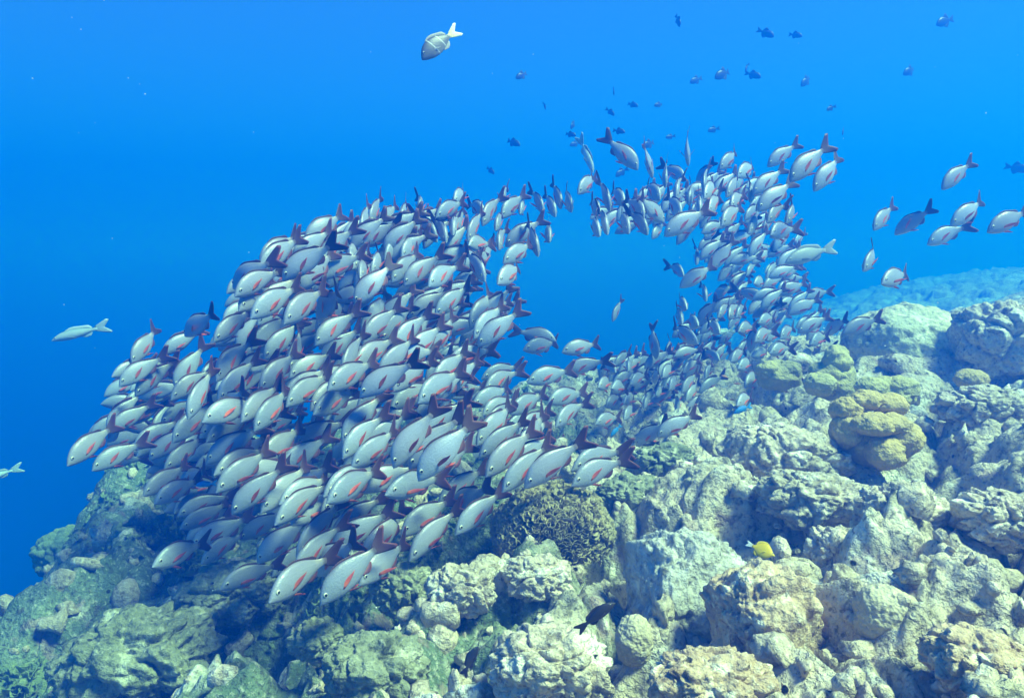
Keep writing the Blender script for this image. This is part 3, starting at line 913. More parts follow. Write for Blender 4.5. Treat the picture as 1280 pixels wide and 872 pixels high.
def growth():
    """the low leafy and knobby growth that furs the slope"""
    rng = np.random.RandomState(17)
    n = 5200
    az = np.radians(np.where(rng.rand(n) < 0.6, rng.uniform(-42, -4, n), rng.uniform(-10, 44, n)))
    r = 2.3 * (10.0 / 2.3) ** rng.rand(n)
    x, y = np.sin(az) * r, np.cos(az) * r
    clump = fbm(np.stack([x, y, np.zeros(n)], 1) * 1.3, 3, 77)
    keep = (clump > -0.12) & (az < 0.12) & (r > 3.2)
    x, y, r = x[keep], y[keep], r[keep]
    z = ground_z(x, y)
    Vs, Fs, o = [], [], 0
    for q in range(len(x)):
        L_ = (0.016 + 0.026 * rng.rand()) * (0.55 + 0.16 * r[q]); wd = L_ * (0.7 + 0.8 * rng.rand())
        up = np.array([rng.normal() * .5, rng.normal() * .5 - .2, 0.8]); up /= np.linalg.norm(up)
        t = np.cross(up, rng.normal(size=3)); t /= np.linalg.norm(t); bb = np.cross(up, t)
        g = np.zeros((3, 5, 3)); ph = rng.rand() * 6
        for i in range(3):
            u = i / 2
            for j in range(5):
                s = j / 4 - .5
                g[i, j] = (x[q], y[q], z[q]) + up * L_ * (u * 1.1 - .35) * (1 - .4 * abs(s)) + t * wd * s * (.45 + u) + bb * L_ * .45 * math.sin(s * 5 + ph) * u
        V, Fq, _ = fin_shell(g, L_ * .10)
        Vs.append(V); Fs.append(Fq + o); o += len(V)
    ob = link('coral_growth', mesh_np('coral_growth', np.concatenate(Vs), np.concatenate(Fs), True), None, [M_plate])
    tag(ob, 'low leafy green growth furring the reef slope', kind='stuff')
growth()
# ------------------------------------------------------------------ the shoal: every fish as (head x, head y, tail x, tail y) read off an enlarged tile
Q = 6.23
TILES = [  # x0, y0, enlargement, pixel length of a fish seen side-on there, place in words, data
 (60, 360, Q, 74, 'at the far left tip of the big shoal', '545 755 880 540;670 835 970 560;735 470 870 310;980 780 1235 420;950 860 1250 640'),
 (60, 490, Q, 76, 'on the lower left fringe of the shoal', '140 560 480 290;470 310 790 100;400 565 690 410;870 235 1240 50;710 405 1000 230;780 520 1130 260;900 590 1210 370;790 760 1060 590;930 800 1150 690;1090 690 1380 540'),
 (180, 600, Q, 80, 'at the lower left corner of the shoal', '340 235 660 110;340 340 650 200;360 505 830 290;130 630 440 500;870 635 1310 275;590 835 1020 650;740 455 1150 220;1060 685 1300 500;540 565 740 420'),
 (250, 240, Q, 84, 'on the upper left shoulder of the shoal', '870 335 1160 150;640 460 800 340;520 500 790 330;310 695 620 470;630 675 1090 360;340 755 620 600;950 645 1280 470;310 900 610 680;540 845 800 640;790 745 1030 640;490 905 780 730;780 905 990 740;970 905 1190 700;740 440 970 350;900 390 1065 280;1080 385 1200 250;880 625 1090 450'),
 (250, 370, Q, 82, 'in the left middle of the shoal', '0 215 215 70;205 265 410 110;440 215 770 20;390 410 715 140;570 410 810 180;910 250 1180 0;920 405 1210 110;115 650 385 330;130 810 430 480;270 815 460 640;380 640 560 510;540 645 760 430;720 610 1050 440;720 805 1000 600;930 880 1230 730;740 450 835 220;230 890 435 820;450 835 600 690;560 885 720 720;1000 645 1200 520;1130 345 1280 220;0 755 110 550;1050 725 1200 610;1150 715 1300 640;800 690 1000 560'),
 (250, 500, Q, 90, 'in the lower middle of the shoal', '180 175 410 50;45 310 420 110;40 480 500 200;115 705 530 410;235 880 670 500;430 115 590 30;640 110 760 70;350 405 600 210;520 430 800 220;740 460 1010 280;430 570 720 490;465 860 860 520;865 630 1070 430;820 700 1020 610;935 870 1340 590;1110 570 1400 250;875 275 1140 160;0 130 120 30;690 865 970 640;830 875 1085 720;300 470 480 380'),
 (370, 620, Q, 105, 'along the lower front of the big shoal', '175 830 670 365;130 600 620 250;500 660 870 370;875 490 1250 80;810 295 1210 10;640 355 890 100;400 330 750 100;260 330 640 -10;60 510 320 210;80 360 345 50;-30 660 210 470'),
 (440, 210, Q, 70, 'along the upper edge of the big shoal', '75 520 140 225;205 450 390 260;130 430 245 180;50 610 390 390;520 340 555 195;650 375 905 245;790 255 908 165;1035 350 880 260;800 495 890 290;665 565 475 300;735 570 655 360;1010 440 1160 170;895 560 1040 290;905 590 1090 595;1040 870 855 600;395 910 720 640;590 910 840 740;300 880 570 630;380 690 570 500;250 700 440 520;0 770 150 630;150 800 270 640;-20 710 60 600;60 840 125 740;380 430 430 230;850 745 1000 680'),
 (440, 340, Q, 82, 'in the upper middle of the big shoal', '10 250 360 -110;65 450 340 140;75 550 380 240;590 250 800 110;640 330 950 80;560 400 770 230;215 530 500 235;400 510 600 290;510 600 720 380;640 570 860 310;945 380 1145 110;1060 380 1210 220;105 670 340 500;345 660 530 490;390 850 630 660;540 630 690 610;690 810 900 590;860 660 1120 590;830 840 1010 660;10 790 190 690;-130 430 50 290;-10 650 85 440;740 880 910 770;680 880 860 750'),
 (440, 470, Q, 95, 'in the thick middle of the big shoal', '50 150 550 -150;295 240 690 40;0 410 260 120;265 325 490 250;0 540 240 280;200 490 480 270;-15 700 390 420;305 705 690 190;430 710 900 250;500 800 1000 310;600 410 910 150;540 810 950 520;15 785 205 680;260 905 710 780;310 780 530 700;690 205 880 80;-50 880 210 730;1110 400 1280 200'),
 (560, 210, Q, 62, 'at the upper right end of the shoal', '410 380 620 170;745 345 640 130;840 370 735 165;885 310 795 70;965 335 885 130;440 600 790 370;425 730 720 560;705 680 605 370;795 560 745 430;395 625 420 440;380 890 625 740;560 345 600 240;370 475 430 330;40 510 45 350;420 255 450 120;1010 185 1190 50'),
 (560, 380, Q, 68, 'at the ragged right edge of the shoal', '80 335 330 100;225 320 615 10;695 245 480 200;585 345 915 300;885 365 1235 300;905 530 1280 410;615 600 1015 500;260 570 595 470;300 650 565 500;130 405 375 350;60 510 265 410;70 565 195 545;185 780 540 640;265 850 570 720;525 820 785 680;380 880 570 740;775 755 1115 670;915 870 1070 730;700 880 800 800'),
 (560, 500, Q, 95, 'in the shoal right above the leafy coral', '235 440 640 120;285 580 705 200;415 700 825 310;585 670 1100 260;960 650 1415 420;1080 480 1395 350;350 210 560 10;470 530 860 260;690 220 800 70;700 250 860 140'),
 (540, 580, Q, 95, 'in the shoal beside the leafy coral', '45 285 430 20;200 335 530 120;175 535 570 190'),
 (700, 150, Q, 60, 'at the top left of the right-hand column', '615 380 315 100;720 445 650 180;1000 355 975 90;975 460 780 340;820 520 810 260;900 605 925 390;1120 570 1125 300;135 565 330 390;390 700 305 410;505 650 370 520;785 610 620 480;815 790 560 570;945 750 815 560;660 745 490 590;370 880 310 650;300 730 235 600;310 890 220 740;685 880 540 680;540 870 440 690;805 890 1220 660;1090 730 1075 530;1000 650 1055 460;1150 710 1240 470'),
 (860, 150, Q, 62, 'at the top right of the right-hand column', '240 375 460 200;380 435 600 310;615 355 905 150;785 470 1160 140;970 545 1260 220;500 570 800 340;535 700 890 430;295 590 445 380;120 600 280 440;615 785 770 610;760 795 885 600;470 870 585 700;255 810 465 630;640 880 870 840;480 630 535 420;330 670 445 550;155 710 275 560'),
 (820, 270, 5.19, 50, 'in the thick middle of the right-hand column', '340 350 555 120;150 455 430 300;180 380 90 310;380 185 575 80;585 110 700 0;735 135 930 80;625 235 800 180;895 180 995 80;775 250 880 200;705 360 860 320;400 410 570 300;585 380 650 280;775 505 1035 420;715 540 490 470;625 650 830 530;855 630 1110 520;975 525 1160 470;665 685 800 650;915 750 1165 630;535 740 650 710;520 650 575 560;325 545 300 420;440 470 335 600;200 595 130 535;170 690 130 590;275 700 180 680;275 820 80 710;415 750 330 690;260 310 285 160;640 805 770 720;805 785 920 700;1095 760 1235 670;470 660 525 550;400 650 490 550;635 430 745 430;1005 820 1130 760;740 880 895 840'),
 (700, 350, Q, 48, 'in the loose tail left of the column', '405 320 495 120;435 710 345 650;755 615 690 320;830 580 895 440;530 700 555 600;545 800 700 720;295 825 440 780;405 830 520 840;1245 620 1110 540;960 710 1090 600;795 750 910 630;730 790 775 690;945 870 1095 690;850 840 940 730;1130 760 1175 630;955 570 1050 510'),
 (860, 350, 4.59, 50, 'at the column foot above the yellow corals', '885 300 1150 200;1105 280 1235 185;795 310 910 240;695 450 860 360;725 470 865 405;515 490 705 460;500 635 665 520;325 610 430 500;280 710 385 660;245 460 350 390;285 500 410 460;365 430 515 400;455 400 635 360;895 490 1000 360;875 380 1000 300;695 360 810 320;445 340 550 280'),
 (700, 430, Q, 52, 'at the column end just above the reef', '585 785 870 580;750 710 1120 520;275 610 500 560;495 580 600 450;495 450 610 390;355 480 490 390;980 520 1220 350;910 520 920 380;655 490 690 370;745 390 820 340'),
 (1000, 170, 3.79, 58, 'among the loose fish off to the right', '668 248 850 95;345 440 478 290;445 462 610 360;710 420 930 275;602 508 825 405;885 448 1145 330;298 632 408 490;385 692 580 630'),
]
LBL = {  # (tile, number): what singles that fish out
 (1, 0): 'brightest snapper at the far left, turquoise white, leading with its snout low',
 (1, 1): 'teal snapper just behind the bright leading fish at the far left',
 (1, 2): 'small snapper with black tail under the bright leading fish at the far left',
 (0, 0): 'topmost and leftmost snapper of the left tip with pink pectoral fin',
 (4, 0): 'pale snapper with upright pinkish tail standing off the left edge of the shoal',
 (4, 1): 'snapper with yellowish lit head poking out at the left edge of the shoal',
 (3, 0): 'first snapper of the top edge at the upper left, tail raised against blue water',
 (3, 3): 'leftmost snapper of the upper left shoulder with whitish mouth tip',
 (3, 4): 'large snapper with clear orange eye and orange pectoral fin on the upper left shoulder',
 (3, 5): 'pale snapper tucked under the leftmost fish of the upper left shoulder',
 (4, 11): 'white-lit slim snapper beside the small blue gaps in the left middle of the shoal',
 (5, 3): 'broad grey snapper with long pink pectoral fin above the bright blue fish',
 (5, 4): 'large pale snapper with red-orange pectoral fin above the lower left corner',
 (5, 15): 'blunt grey-blue snapper with a white spark eye at the very centre of the shoal',
 (2, 3): 'faint bluish snapper alone at the lower left over the green slope',
 (2, 5): 'snapper with bright pink pectoral fin, lowest at the lower left corner',
 (2, 2): 'dusky teal snapper swimming level above the faint lone one at lower left',
 (6, 0): 'lowest snapper of the whole shoal with long dark red pectoral fin',
 (6, 1): 'bright turquoise snapper just above the lowest fish of the shoal',
 (6, 2): 'snapper right behind the lowest fish, with short red pectoral fin',
 (6, 3): 'slender pale snapper with pinkish pectoral fin right of the lowest group',
 (6, 4): 'snapper with grey head and pinkish white flank above the slender pale one',
 (6, 10): 'dim snapper low behind the bright turquoise one',
 (7, 5): 'white snapper heading left along the upper edge with tail in a knot of tails',
 (7, 6): 'small round snapper topmost of the upper edge',
 (7, 9): 'snapper heading down to the right near the upper edge',
 (7, 14): 'pale snapper diving to the right at the edge of the open gap',
 (8, 4): 'pale snapper with dark raised tail in front at the upper middle',
 (9, 0): 'large snapper with orange-red pectoral fin and open eye at the left of the thick middle',
 (9, 8): 'long greenish snapper, middle one of three with big round eyes side by side',
 (9, 9): 'blue-white snapper, rightmost of three with big round eyes side by side',
 (9, 7): 'snapper with smallest head, leftmost of three with big round eyes side by side',
 (9, 13): 'snapper with brick-red tail swimming level near the front of the shoal',
 (9, 6): 'wide grey snapper with red-edged tail facing left in the thick middle',
 (10, 7): 'snapper facing down with dark pink pectoral fin in front at the upper right end',
 (10, 6): 'snapper lowest of the clump at the upper right end, heading left',
 (10, 4): 'snapper at the upper right end nearest the gap, facing the viewer',
 (10, 10): 'pale snapper alone below the clump at the upper right end',
 (11, 1): 'large white snapper with pink pectoral fin projecting into open water',
 (11, 0): 'grey snapper overlapped by the large white one projecting into open water',
 (11, 2): 'dim snapper turned to the right behind the tail of the large white one',
 (11, 3): 'small pale snapper swimming level in the blue gap, left of two',
 (11, 4): 'small pale snapper swimming level in the blue gap, right of two',
 (11, 5): 'white snapper with orange pectoral spot below the level pair in the gap',
 (11, 6): 'snapper with dark pectoral fin swimming level just above the turquoise coral head',
 (11, 7): 'grey snapper of a touching pair in the gap, upper one',
 (11, 8): 'pale snapper of a touching pair in the gap, lower one',
 (12, 0): 'greenish snapper with yellow-ringed eye and slim red pectoral fin above the leafy coral',
 (12, 2): 'teal snapper second from the right in the row above the leafy coral',
 (12, 3): 'long pale snapper, rightmost of the row above the leafy coral',
 (12, 4): 'grey snapper swimming level right of the shoal with short red pectoral fin',
 (12, 5): 'snapper half hidden behind the level one right of the shoal',
 (13, 2): 'greenish snapper directly left of the leafy coral with red pectoral streak',
 (13, 1): 'white-backed snapper just above the greenish one beside the leafy coral',
 (14, 0): 'pale snapper heading right at the top of the right-hand column',
 (14, 1): 'slim upright snapper beside the one heading right at the column top',
 (14, 2): 'upright snapper with red pectoral fin and tail straight up, topmost of the column',
 (14, 19): 'large bright snapper with orange pectoral fin crossing the middle of the column',
 (15, 0): 'snapper by itself above the top right of the column',
 (15, 2): 'white snapper with pale peduncle at the top edge of the column',
 (15, 3): 'long snapper with tail highest at the top right of the column',
 (15, 4): 'slim snapper with reddish dorsal fin furthest out at the top right of the column',
 (16, 1): 'white snapper in front at the left edge of the column, snout down',
 (16, 0): 'snapper with curved dark tail behind the white one at the left edge of the column',
 (16, 26): 'rounded snapper turned right at the lower left of the column',
 (17, 0): 'lone snapper facing the viewer in the blue gap with spread pectoral fins',
 (17, 2): 'snapper with raised tail heading down toward the viewer left of the column',
 (18, 0): 'snapper furthest right at the foot of the column, over the pale mound',
 (18, 6): 'round snapper lowest at the foot of the column beside the olive coral',
 (18, 8): 'small round snapper low over the rock ledge',
 (19, 0): 'pinkish snapper of the lowest pair over the reef, nearer one',
 (19, 1): 'grey snapper of the lowest pair over the reef, farther one with brick-red tail',
 (19, 2): 'round bluish snapper just above the small blue fish near the reef',
 (20, 0): 'topmost of the loose snappers on the right, slanting down left',
 (20, 1): 'leftmost upper loose snapper on the right with red pectoral fin',
 (20, 2): 'small loose snapper with dark tail next to the leftmost one on the right',
 (20, 3): 'upper snapper of the close pair among the loose fish on the right',
 (20, 4): 'lower snapper of the close pair among the loose fish on the right',
 (20, 5): 'loose snapper cut by the right edge of the photo',
 (20, 6): 'plain loose snapper with its tail up, left above the lowest one on the right',
 (20, 7): 'lowest of the loose snappers on the right, swimming level',
}
TL = 0.36
rng = random.Random(21)
placed = []                                    # (5 points along the axis) of every fish so far
def clear(pts):
    for q in placed:
        if abs(q[2][0] - pts[2][0]) > .36 or abs(q[2][1] - pts[2][1]) > .4 or abs(q[2][2] - pts[2][2]) > .36: continue
        for a, ra in zip(pts, RAD):
            for b, rb in zip(q, RAD):
                dx, dy, dz = a[0] - b[0], a[1] - b[1], a[2] - b[2]
                if dx * dx + (dy * 1.35) ** 2 + dz * dz < (ra + rb) ** 2: return False
    return True
RAD = (.020, .042, .045, .032, .018)
def axis_pts(h, t):
    return [tuple(h.lerp(t, u)) for u in (.06, .28, .45, .68, .9)]

def solve(hx, hy, tx, ty, D, L, away):
    """snout and tail points at mean depth D so that the fish measures L"""
    lp = math.hypot(tx - hx, ty - hy)
    lat = lp * D / F
    if lat > L * .985:
        D = L * .985 * F / lp; lat = L * .985
    dl = .5 * math.sqrt(max(L * L - lat * lat, 0)) * (1 if not away else -1)
    return at(hx, hy, D - dl), at(tx, ty, D + dl), D

fish = []
for ti, (x0, y0, q, S, where, data) in enumerate(TILES):
    rows = [tuple(float(v) for v in r.split()) for r in data.split(';')]
    abs_ = [(x0 + a / q, y0 + b / q, x0 + c / q, y0 + d / q) for a, b, c, d in rows]
    my = sum(r[1] for r in abs_) / len(abs_); mx = sum(r[0] for r in abs_) / len(abs_)
    for ri, (hx, hy, tx, ty) in enumerate(abs_):
        lp = math.hypot(tx - hx, ty - hy)
        grow = 1.0
        if ti in (0, 1, 2, 3, 4, 5, 6, 8, 9, 11, 12, 13) and lp < .74 * S:      # partly hidden ones: the snout lies under the fish in front
            k_ = (.74 + .16 * rng.random()) * S / lp
            hx, hy = tx + (hx - tx) * k_, ty + (hy - ty) * k_
        elif ti not in (7, 10, 14, 16, 17, 19): pass
        S_ = S * grow
        cx_, cy_ = .5 * (hx + tx), .5 * (hy + ty)
        hx, hy, tx, ty = cx_ + (hx - cx_) * grow, cy_ + (hy - cy_) * grow, cx_ + (tx - cx_) * grow, cy_ + (ty - cy_) * grow
        fish.append(dict(t=ti, i=ri, p=(hx, hy, tx, ty), S=S_ * (1.03 if (ti, ri) in LBL else 1) + (hy - my) * 0.17 - (hx - mx) * 0.04, front=(ti, ri) in LBL, where=where))
# nearest (lowest, called out by name) first, so that the ones squeezed aside are the hidden ones
fish.sort(key=lambda f: (-f['front'], -f['S']))
def place(f, L, base, steps):
    hx, hy, tx, ty = f['p']
    lp = math.hypot(tx - hx, ty - hy)
    away = rng.random() < 0.06
    for st in steps:
        D = base * (1 + st)
        h, t, D = solve(hx, hy, tx, ty, D, L, away)
        pts = axis_pts(h, t)
        if clear(pts): break
    placed.append(pts)
    return h, t
STEPS = [0, .012, -.012, .026, .04, -.026, .055, .07, .09, -.045, .11, .135, .16, .19, -.07, .22, .26]
for f in fish:
    L = TL * rng.uniform(.94, 1.06) * (.84 if f['t'] in (17, 19) else .92 if f['t'] == 18 else 1)
    base = F * TL * (.84 if f['t'] in (17, 19) else .92 if f['t'] == 18 else 1) / f['S'] * rng.uniform(.99, 1.015)
    f['L'] = L
    f['h'], f['tl'] = place(f, L, base, STEPS)

# labels: the called-out fish by name, the extremes of every part of the shoal by where they lie, the rest of a part share theirs
def auto_labels():
    for ti in range(len(TILES)):
        rest = [f for f in fish if f['t'] == ti and (ti, f['i']) not in LBL]
        if not rest: continue
        w = TILES[ti][4]
        mid = lambda f, k: f['p'][k] + f['p'][k + 2]
        picks = []
        for word, key in (('highest', lambda f: mid(f, 1)), ('lowest', lambda f: -mid(f, 1)), ('leftmost', lambda f: mid(f, 0)), ('rightmost', lambda f: -mid(f, 0))):
            r2 = [f for f in rest if f not in picks]
            if len(r2) < 2: break
            f = min(r2, key=key); picks.append(f)
            f['label'] = word + ' of the crowded snappers ' + w
        for f in rest:
            if f not in picks: f['label'] = 'crowded grey snapper with dark tail ' + w
auto_labels()
GS = 'snappers of the great shoal'
print('FISH', len(fish))
for f in fish:
    hx, hy, tx, ty = f['p']
    si = rng.choice([0, 0, 1, 2, 3, 4])
    far = f['S'] < 54
    o = make_snapper(si, frame(f['h'], f['tl'], f['L'], R(rng.uniform(-9, 9))), far)
    tag(o, LBL.get((f['t'], f['i'])) or f['label'], 'fish', GS)

# the rest of the shoal, deeper inside it and showing only in the gaps: one object
def inside(poly, x, y):
    c = False
    for i in range(len(poly)):
        (x1, y1), (x2, y2) = poly[i], poly[i - 1]
        if (y1 > y) != (y2 > y) and x < (x2 - x1) * (y - y1) / (y2 - y1) + x1: c = not c
    return c
FILL = [([(140, 480), (200, 430), (290, 400), (310, 640), (250, 680), (190, 610), (120, 560)], 60, 72, 26, 1.04),
        ([(300, 345), (400, 280), (520, 262), (600, 285), (640, 400), (590, 470), (670, 520), (700, 570), (600, 640), (500, 680), (420, 700), (330, 640), (240, 610), (230, 520), (290, 430)], 290, 74, 34, 1.12),
        ([(745, 262), (800, 240), (870, 215), (960, 215), (985, 300), (1010, 370), (1040, 410), (960, 430), (900, 450), (840, 450), (870, 360), (880, 300), (800, 290)], 120, 52, 40, 1.10),
        ([(770, 440), (880, 430), (900, 500), (840, 520), (770, 510)], 50, 52, 40, 1.0)]
def low_fish():
    V, Fc, A = body_mesh(SNAP, 0.0, 'x', 16, 10)
    T, Tf, Tu = fin_shell(tail_grid(SNAP, 4, 9), .006)
    Dv, Df, Du = fin_shell(ribbon_grid(SNAP, 1, .25, .66, [.012, .036, .030, .050, .030], .9, 3, 9), .004)
    Pv, Pf, Pu = fin_shell(paddle_grid((.265, -.060, -.052), (1, -.22, .22), (0, 0, 1), .21, .062, 4, 5), .004)
    Pw, Pg, Pu2 = fin_shell(paddle_grid((.265, .060, -.052), (1, .22, .22), (0, 0, 1), .21, .062, 4, 5), .004)
    return V, Fc, A, [(T, Tf, Tu, 1), (Dv, Df, Du, 2), (Pv, Pf, Pu, 3), (Pw, Pg, Pu2, 3)]
def fill():
    V, Fc, A, fins = low_fish()
    Vs, quads, tris, mq, mt, fco, frel, fuv, fr = [], [], [], [], [], [], [], [], []
    o = 0
    for poly, n, S, ang, back in FILL:
        xs = [p[0] for p in poly]; ys = [p[1] for p in poly]
        k = 0
        while k < n:
            x, y = rng.uniform(min(xs), max(xs)), rng.uniform(min(ys), max(ys))
            if not inside(poly, x, y): continue
            k += 1
            a = R(ang + rng.gauss(0, 14)); lp = S * rng.uniform(.6, .95)
            f = dict(p=(x - lp * .5 * math.cos(a), y + lp * .5 * math.sin(a), x + lp * .5 * math.cos(a), y - lp * .5 * math.sin(a)), S=S)
            L = TL * rng.uniform(.92, 1.04)
            h, t = place(f, L, F * L / S * back * rng.uniform(.98, 1.12), [0, .03, .06, .1, .14, .18, .22, .27])
            M = frame(h, t, L, R(rng.uniform(-8, 8)))
            Mn = np.array(M); rnd = rng.random()
            def add(v, faces, co, rel, uv, mi):
                nonlocal o
                Vs.append(v @ Mn[:3, :3].T + Mn[:3, 3]); fco.append(co); frel.append(rel); fuv.append(uv); fr.append(np.full(len(v), rnd))
                for fa in faces:
                    (quads if fa.shape[1] == 4 else tris).append(fa + o)
                    (mq if fa.shape[1] == 4 else mt).append(np.full(len(fa), mi))
                o += len(v)
            add(V, Fc, A['fco'], A['frel'], np.zeros((len(V), 3)), 0)
            for fv, ff, fu, mi in fins: add(fv, [ff], fv, np.zeros(len(fv)), fu, mi)
    me = mesh_np('far_shoal', np.concatenate(Vs), [np.concatenate(quads), np.concatenate(tris)], True,
                 dict(fco=np.concatenate(fco), frel=np.concatenate(frel), fuv=np.concatenate(fuv), frand=np.concatenate(fr)),
                 np.concatenate(mq + mt))
    ob = link('far_shoal', me, None, [M_body, M_tail, M_dorsal, M_pect])
    tag(ob, 'the many more snappers packed deeper inside the shoal behind the front ones', kind='stuff')
fill()

# ------------------------------------------------------------------ the other fish
def species(name, spec, mats, fins, k=0.0, eye=None, ns=22, nr=14):
    S = {}
    V, Fc, at_ = body_mesh(spec, k, name, ns, nr)
    S['body'] = mesh_np(name + '_body', V, Fc, True, at_); S['body'].materials.append(mats[0])
    parts = []
    for pn, grid, mi in fins:
        me = build_fin(name + '_' + pn, grid, .005, mats[mi], k); me.materials.append(mats[mi]); parts.append((pn, me))
    if eye:
        for sd in (1, -1):
            e = eye_mesh(name + '_eye', eye[0], sd * eye[1], eye[2], eye[3], sd); e.materials.append(M_pupil); e.materials.append(M_iris); parts.append(('eye', e))
    return S['body'], parts
def scale_spec(sz, sw=1.0, tail=None, base=SNAP):
    s = dict(base); s['top'] = [v * sz for v in base['top']]; s['bot'] = [v * sz for v in base['bot']]; s['w'] = [v * sw for v in base['w']]
    s['top'][-2:] = [v / sz ** .5 for v in s['top'][-2:]]; s['bot'][-2:] = [v / sz ** .5 for v in s['bot'][-2:]]
    if tail: s['tail'] = tail
    return s
def spawn(name, sp, p, D, L, label, cat='fish', group=None, away=False, parts=True, roll=0):
    h, t, D = solve(*p, D, L, away)
    body, ps = sp
    o = link(name, body)
    if parts:
        for pn, me in ps: link(pn, me, o)
    o.matrix_world = frame(h, t, L, R(roll))
    return tag(o, label, cat, group)

def std_fins(spec, anal=True, tall=1.0, pec=True):
    f = [('tail_fin', tail_grid(spec), 1), ('dorsal_fin', ribbon_grid(spec, 1, .25, .68, [.01, .035 * tall, .036 * tall, .036 * tall, .04 * tall, .05 * tall, .02], .8), 2)]
    if anal: f.append(('anal_fin', ribbon_grid(spec, -1, .48, .66, [.01, .05 * tall, .05 * tall, .02], .8), 2))
    if pec:
        for sd in (1, -1): f.append(('pectoral_fin', paddle_grid((.27, sd * .055, -.03), (1, sd * .25, -.1), (0, 0, 1), .16, .05), 3))
    return f

# banded bream high above the shoal
s_b = scale_spec(1.05, 1.0, (.13, .13, .88, 1.0))
m_b = fish_body_mat('bream_skin', (0.15, 0.135, 0.12), (0.09, 0.085, 0.08), (0.26, 0.25, 0.22), (0.10, 0.10, 0.095), False,
                    [(.33, .016, (.52, .50, .46)), (.53, .014, (.5, .48, .44)), (.84, .13, (.62, .54, .22))])
m_bt = fin_mat('bream_tail', (.80, .62, .20), (.80, .72, .45)); m_bf = fin_mat('bream_fin', (.3, .28, .24), (.4, .36, .3))
spawn('bream', species('bream', s_b, (m_b, m_bt, m_bf, m_bf), std_fins(s_b), eye=(.10, .036, .04, .022)), (526, 73, 577, 33), 4.0, .30,
      'dark bream with white bars and a pale yellow tail alone above the shoal', roll=-6)
# long grey fish with a pale forked tail, right side of the column
s_g = scale_spec(.80, .95, (.13, .13, .90, 1.0))
m_g = fish_body_mat('grey_fish_skin', (0.40, 0.42, 0.43), (0.22, 0.25, 0.27), (0.55, 0.55, 0.55), (0.34, 0.36, 0.38), False)
m_gf = fin_mat('grey_fish_fin', (.22, .24, .26), (.30, .32, .34))
sp_g = species('grey_fish', s_g, (m_g, m_gf, m_gf, m_gf), std_fins(s_g), eye=(.09, .035, .025, .017))
spawn('emperor_fish', sp_g, (981, 327, 1053, 306), 5.2, .44, 'long plain grey fish with pale forked tail beside the column of snappers')
# slim pale fish diving left of the column, turquoise ones at far left
s_s = scale_spec(.55, .8, (.13, .13, .89, 1.0))
m_s = fish_body_mat('pale_fish_skin', (0.50, 0.58, 0.58), (0.22, 0.33, 0.36), (0.70, 0.72, 0.70), (0.45, 0.52, 0.52), False)
m_sf = fin_mat('pale_fish_fin', (.35, .42, .42), (.45, .52, .52))
sp_s = species('pale_fish', s_s, (m_s, m_sf, m_sf, m_sf), std_fins(s_s), eye=(.08, .03, .02, .015))
spawn('fusilier', sp_s, (742, 216, 722, 166), 6.0, .36, 'slim pale blue fish diving left of the column top')
spawn('fusilier', sp_s, (64, 425, 131, 408), 5.2, .40, 'slim turquoise white fish alone in open water at the left')
spawn('fusilier', sp_s, (-34, 604, 14, 588), 6.0, .36, 'faint turquoise fish cut off at the left edge')
spawn('fusilier', sp_s, (888, 418, 922, 411), 7.0, .28, 'thin small fish crossing behind the lower column')
# yellow butterflyfish
s_y = scale_spec(1.55, .9, (.10, .10, .93, 1.0))
s_y['top'] = [-.02, .01, .04, .11, .18, .225, .235, .21, .15, .08, .045, .045]; s_y['bot'] = [-.03, -.045, -.075, -.14, -.20, -.23, -.235, -.21, -.15, -.08, -.045, -.045]
m_y = fish_body_mat('butterflyfish_skin', (0.90, 0.60, 0.01), (0.80, 0.50, 0.01), (0.90, 0.62, 0.02), (0.84, 0.52, 0.01), False)
m_yf = fin_mat('butterflyfish_fin', (.78, .54, .02), (.70, .50, .05)); m_yt = fin_mat('butterflyfish_tail', (.7, .66, .5), (.75, .74, .68))
spawn('butterflyfish', species('butterflyfish', s_y, (m_y, m_yt, m_yf, m_yf), std_fins(s_y, True, 1.3), eye=(.09, .03, .02, .02)), (969, 694, 939, 681), 2.2, .095,
      'small bright yellow disc-shaped fish over the dark hollow in the reef', roll=38)
# dark fish near the reef
s_d = scale_spec(.72, .9, (.11, .11, .90, 1.0))
m_d = fish_body_mat('dark_fish_skin', (0.055, 0.04, 0.04), (0.035, 0.03, 0.035), (0.08, 0.05, 0.05), (0.05, 0.04, 0.04), False)
m_df = fin_mat('dark_fish_fin', (.04, .03, .035), (.06, .04, .045))
sp_d = species('dark_fish', s_d, (m_d, m_df, m_df, m_df), std_fins(s_d), eye=(.09, .03, .02, .015))
GD = 'small dark reef fish'
spawn('surgeonfish', sp_d, (768, 752, 719, 790), 2.05, .13, 'slender dark brown fish slanting up right over pale rock', group=GD)
spawn('surgeonfish', sp_d, (597, 807, 576, 850), 2.35, .13, 'dark fish tail down over the rocks at the bottom', group=GD)
spawn('damselfish', sp_d, (662, 684, 678, 677), 3.0, .06, 'tiny black fish on the front of the leafy coral', group=GD)
spawn('damselfish', sp_d, (702, 648, 722, 652), 3.0, .07, 'tiny black fish high on the leafy coral', group=GD)
spawn('damselfish', sp_d, (793, 552, 779, 544), 4.2, .07, 'small dark fish just left of the lowest snapper pair', group=GD)
spawn('damselfish', sp_d, (803, 556, 826, 553), 4.2, .10, 'slim dark fish under the lowest snapper pair', group=GD)
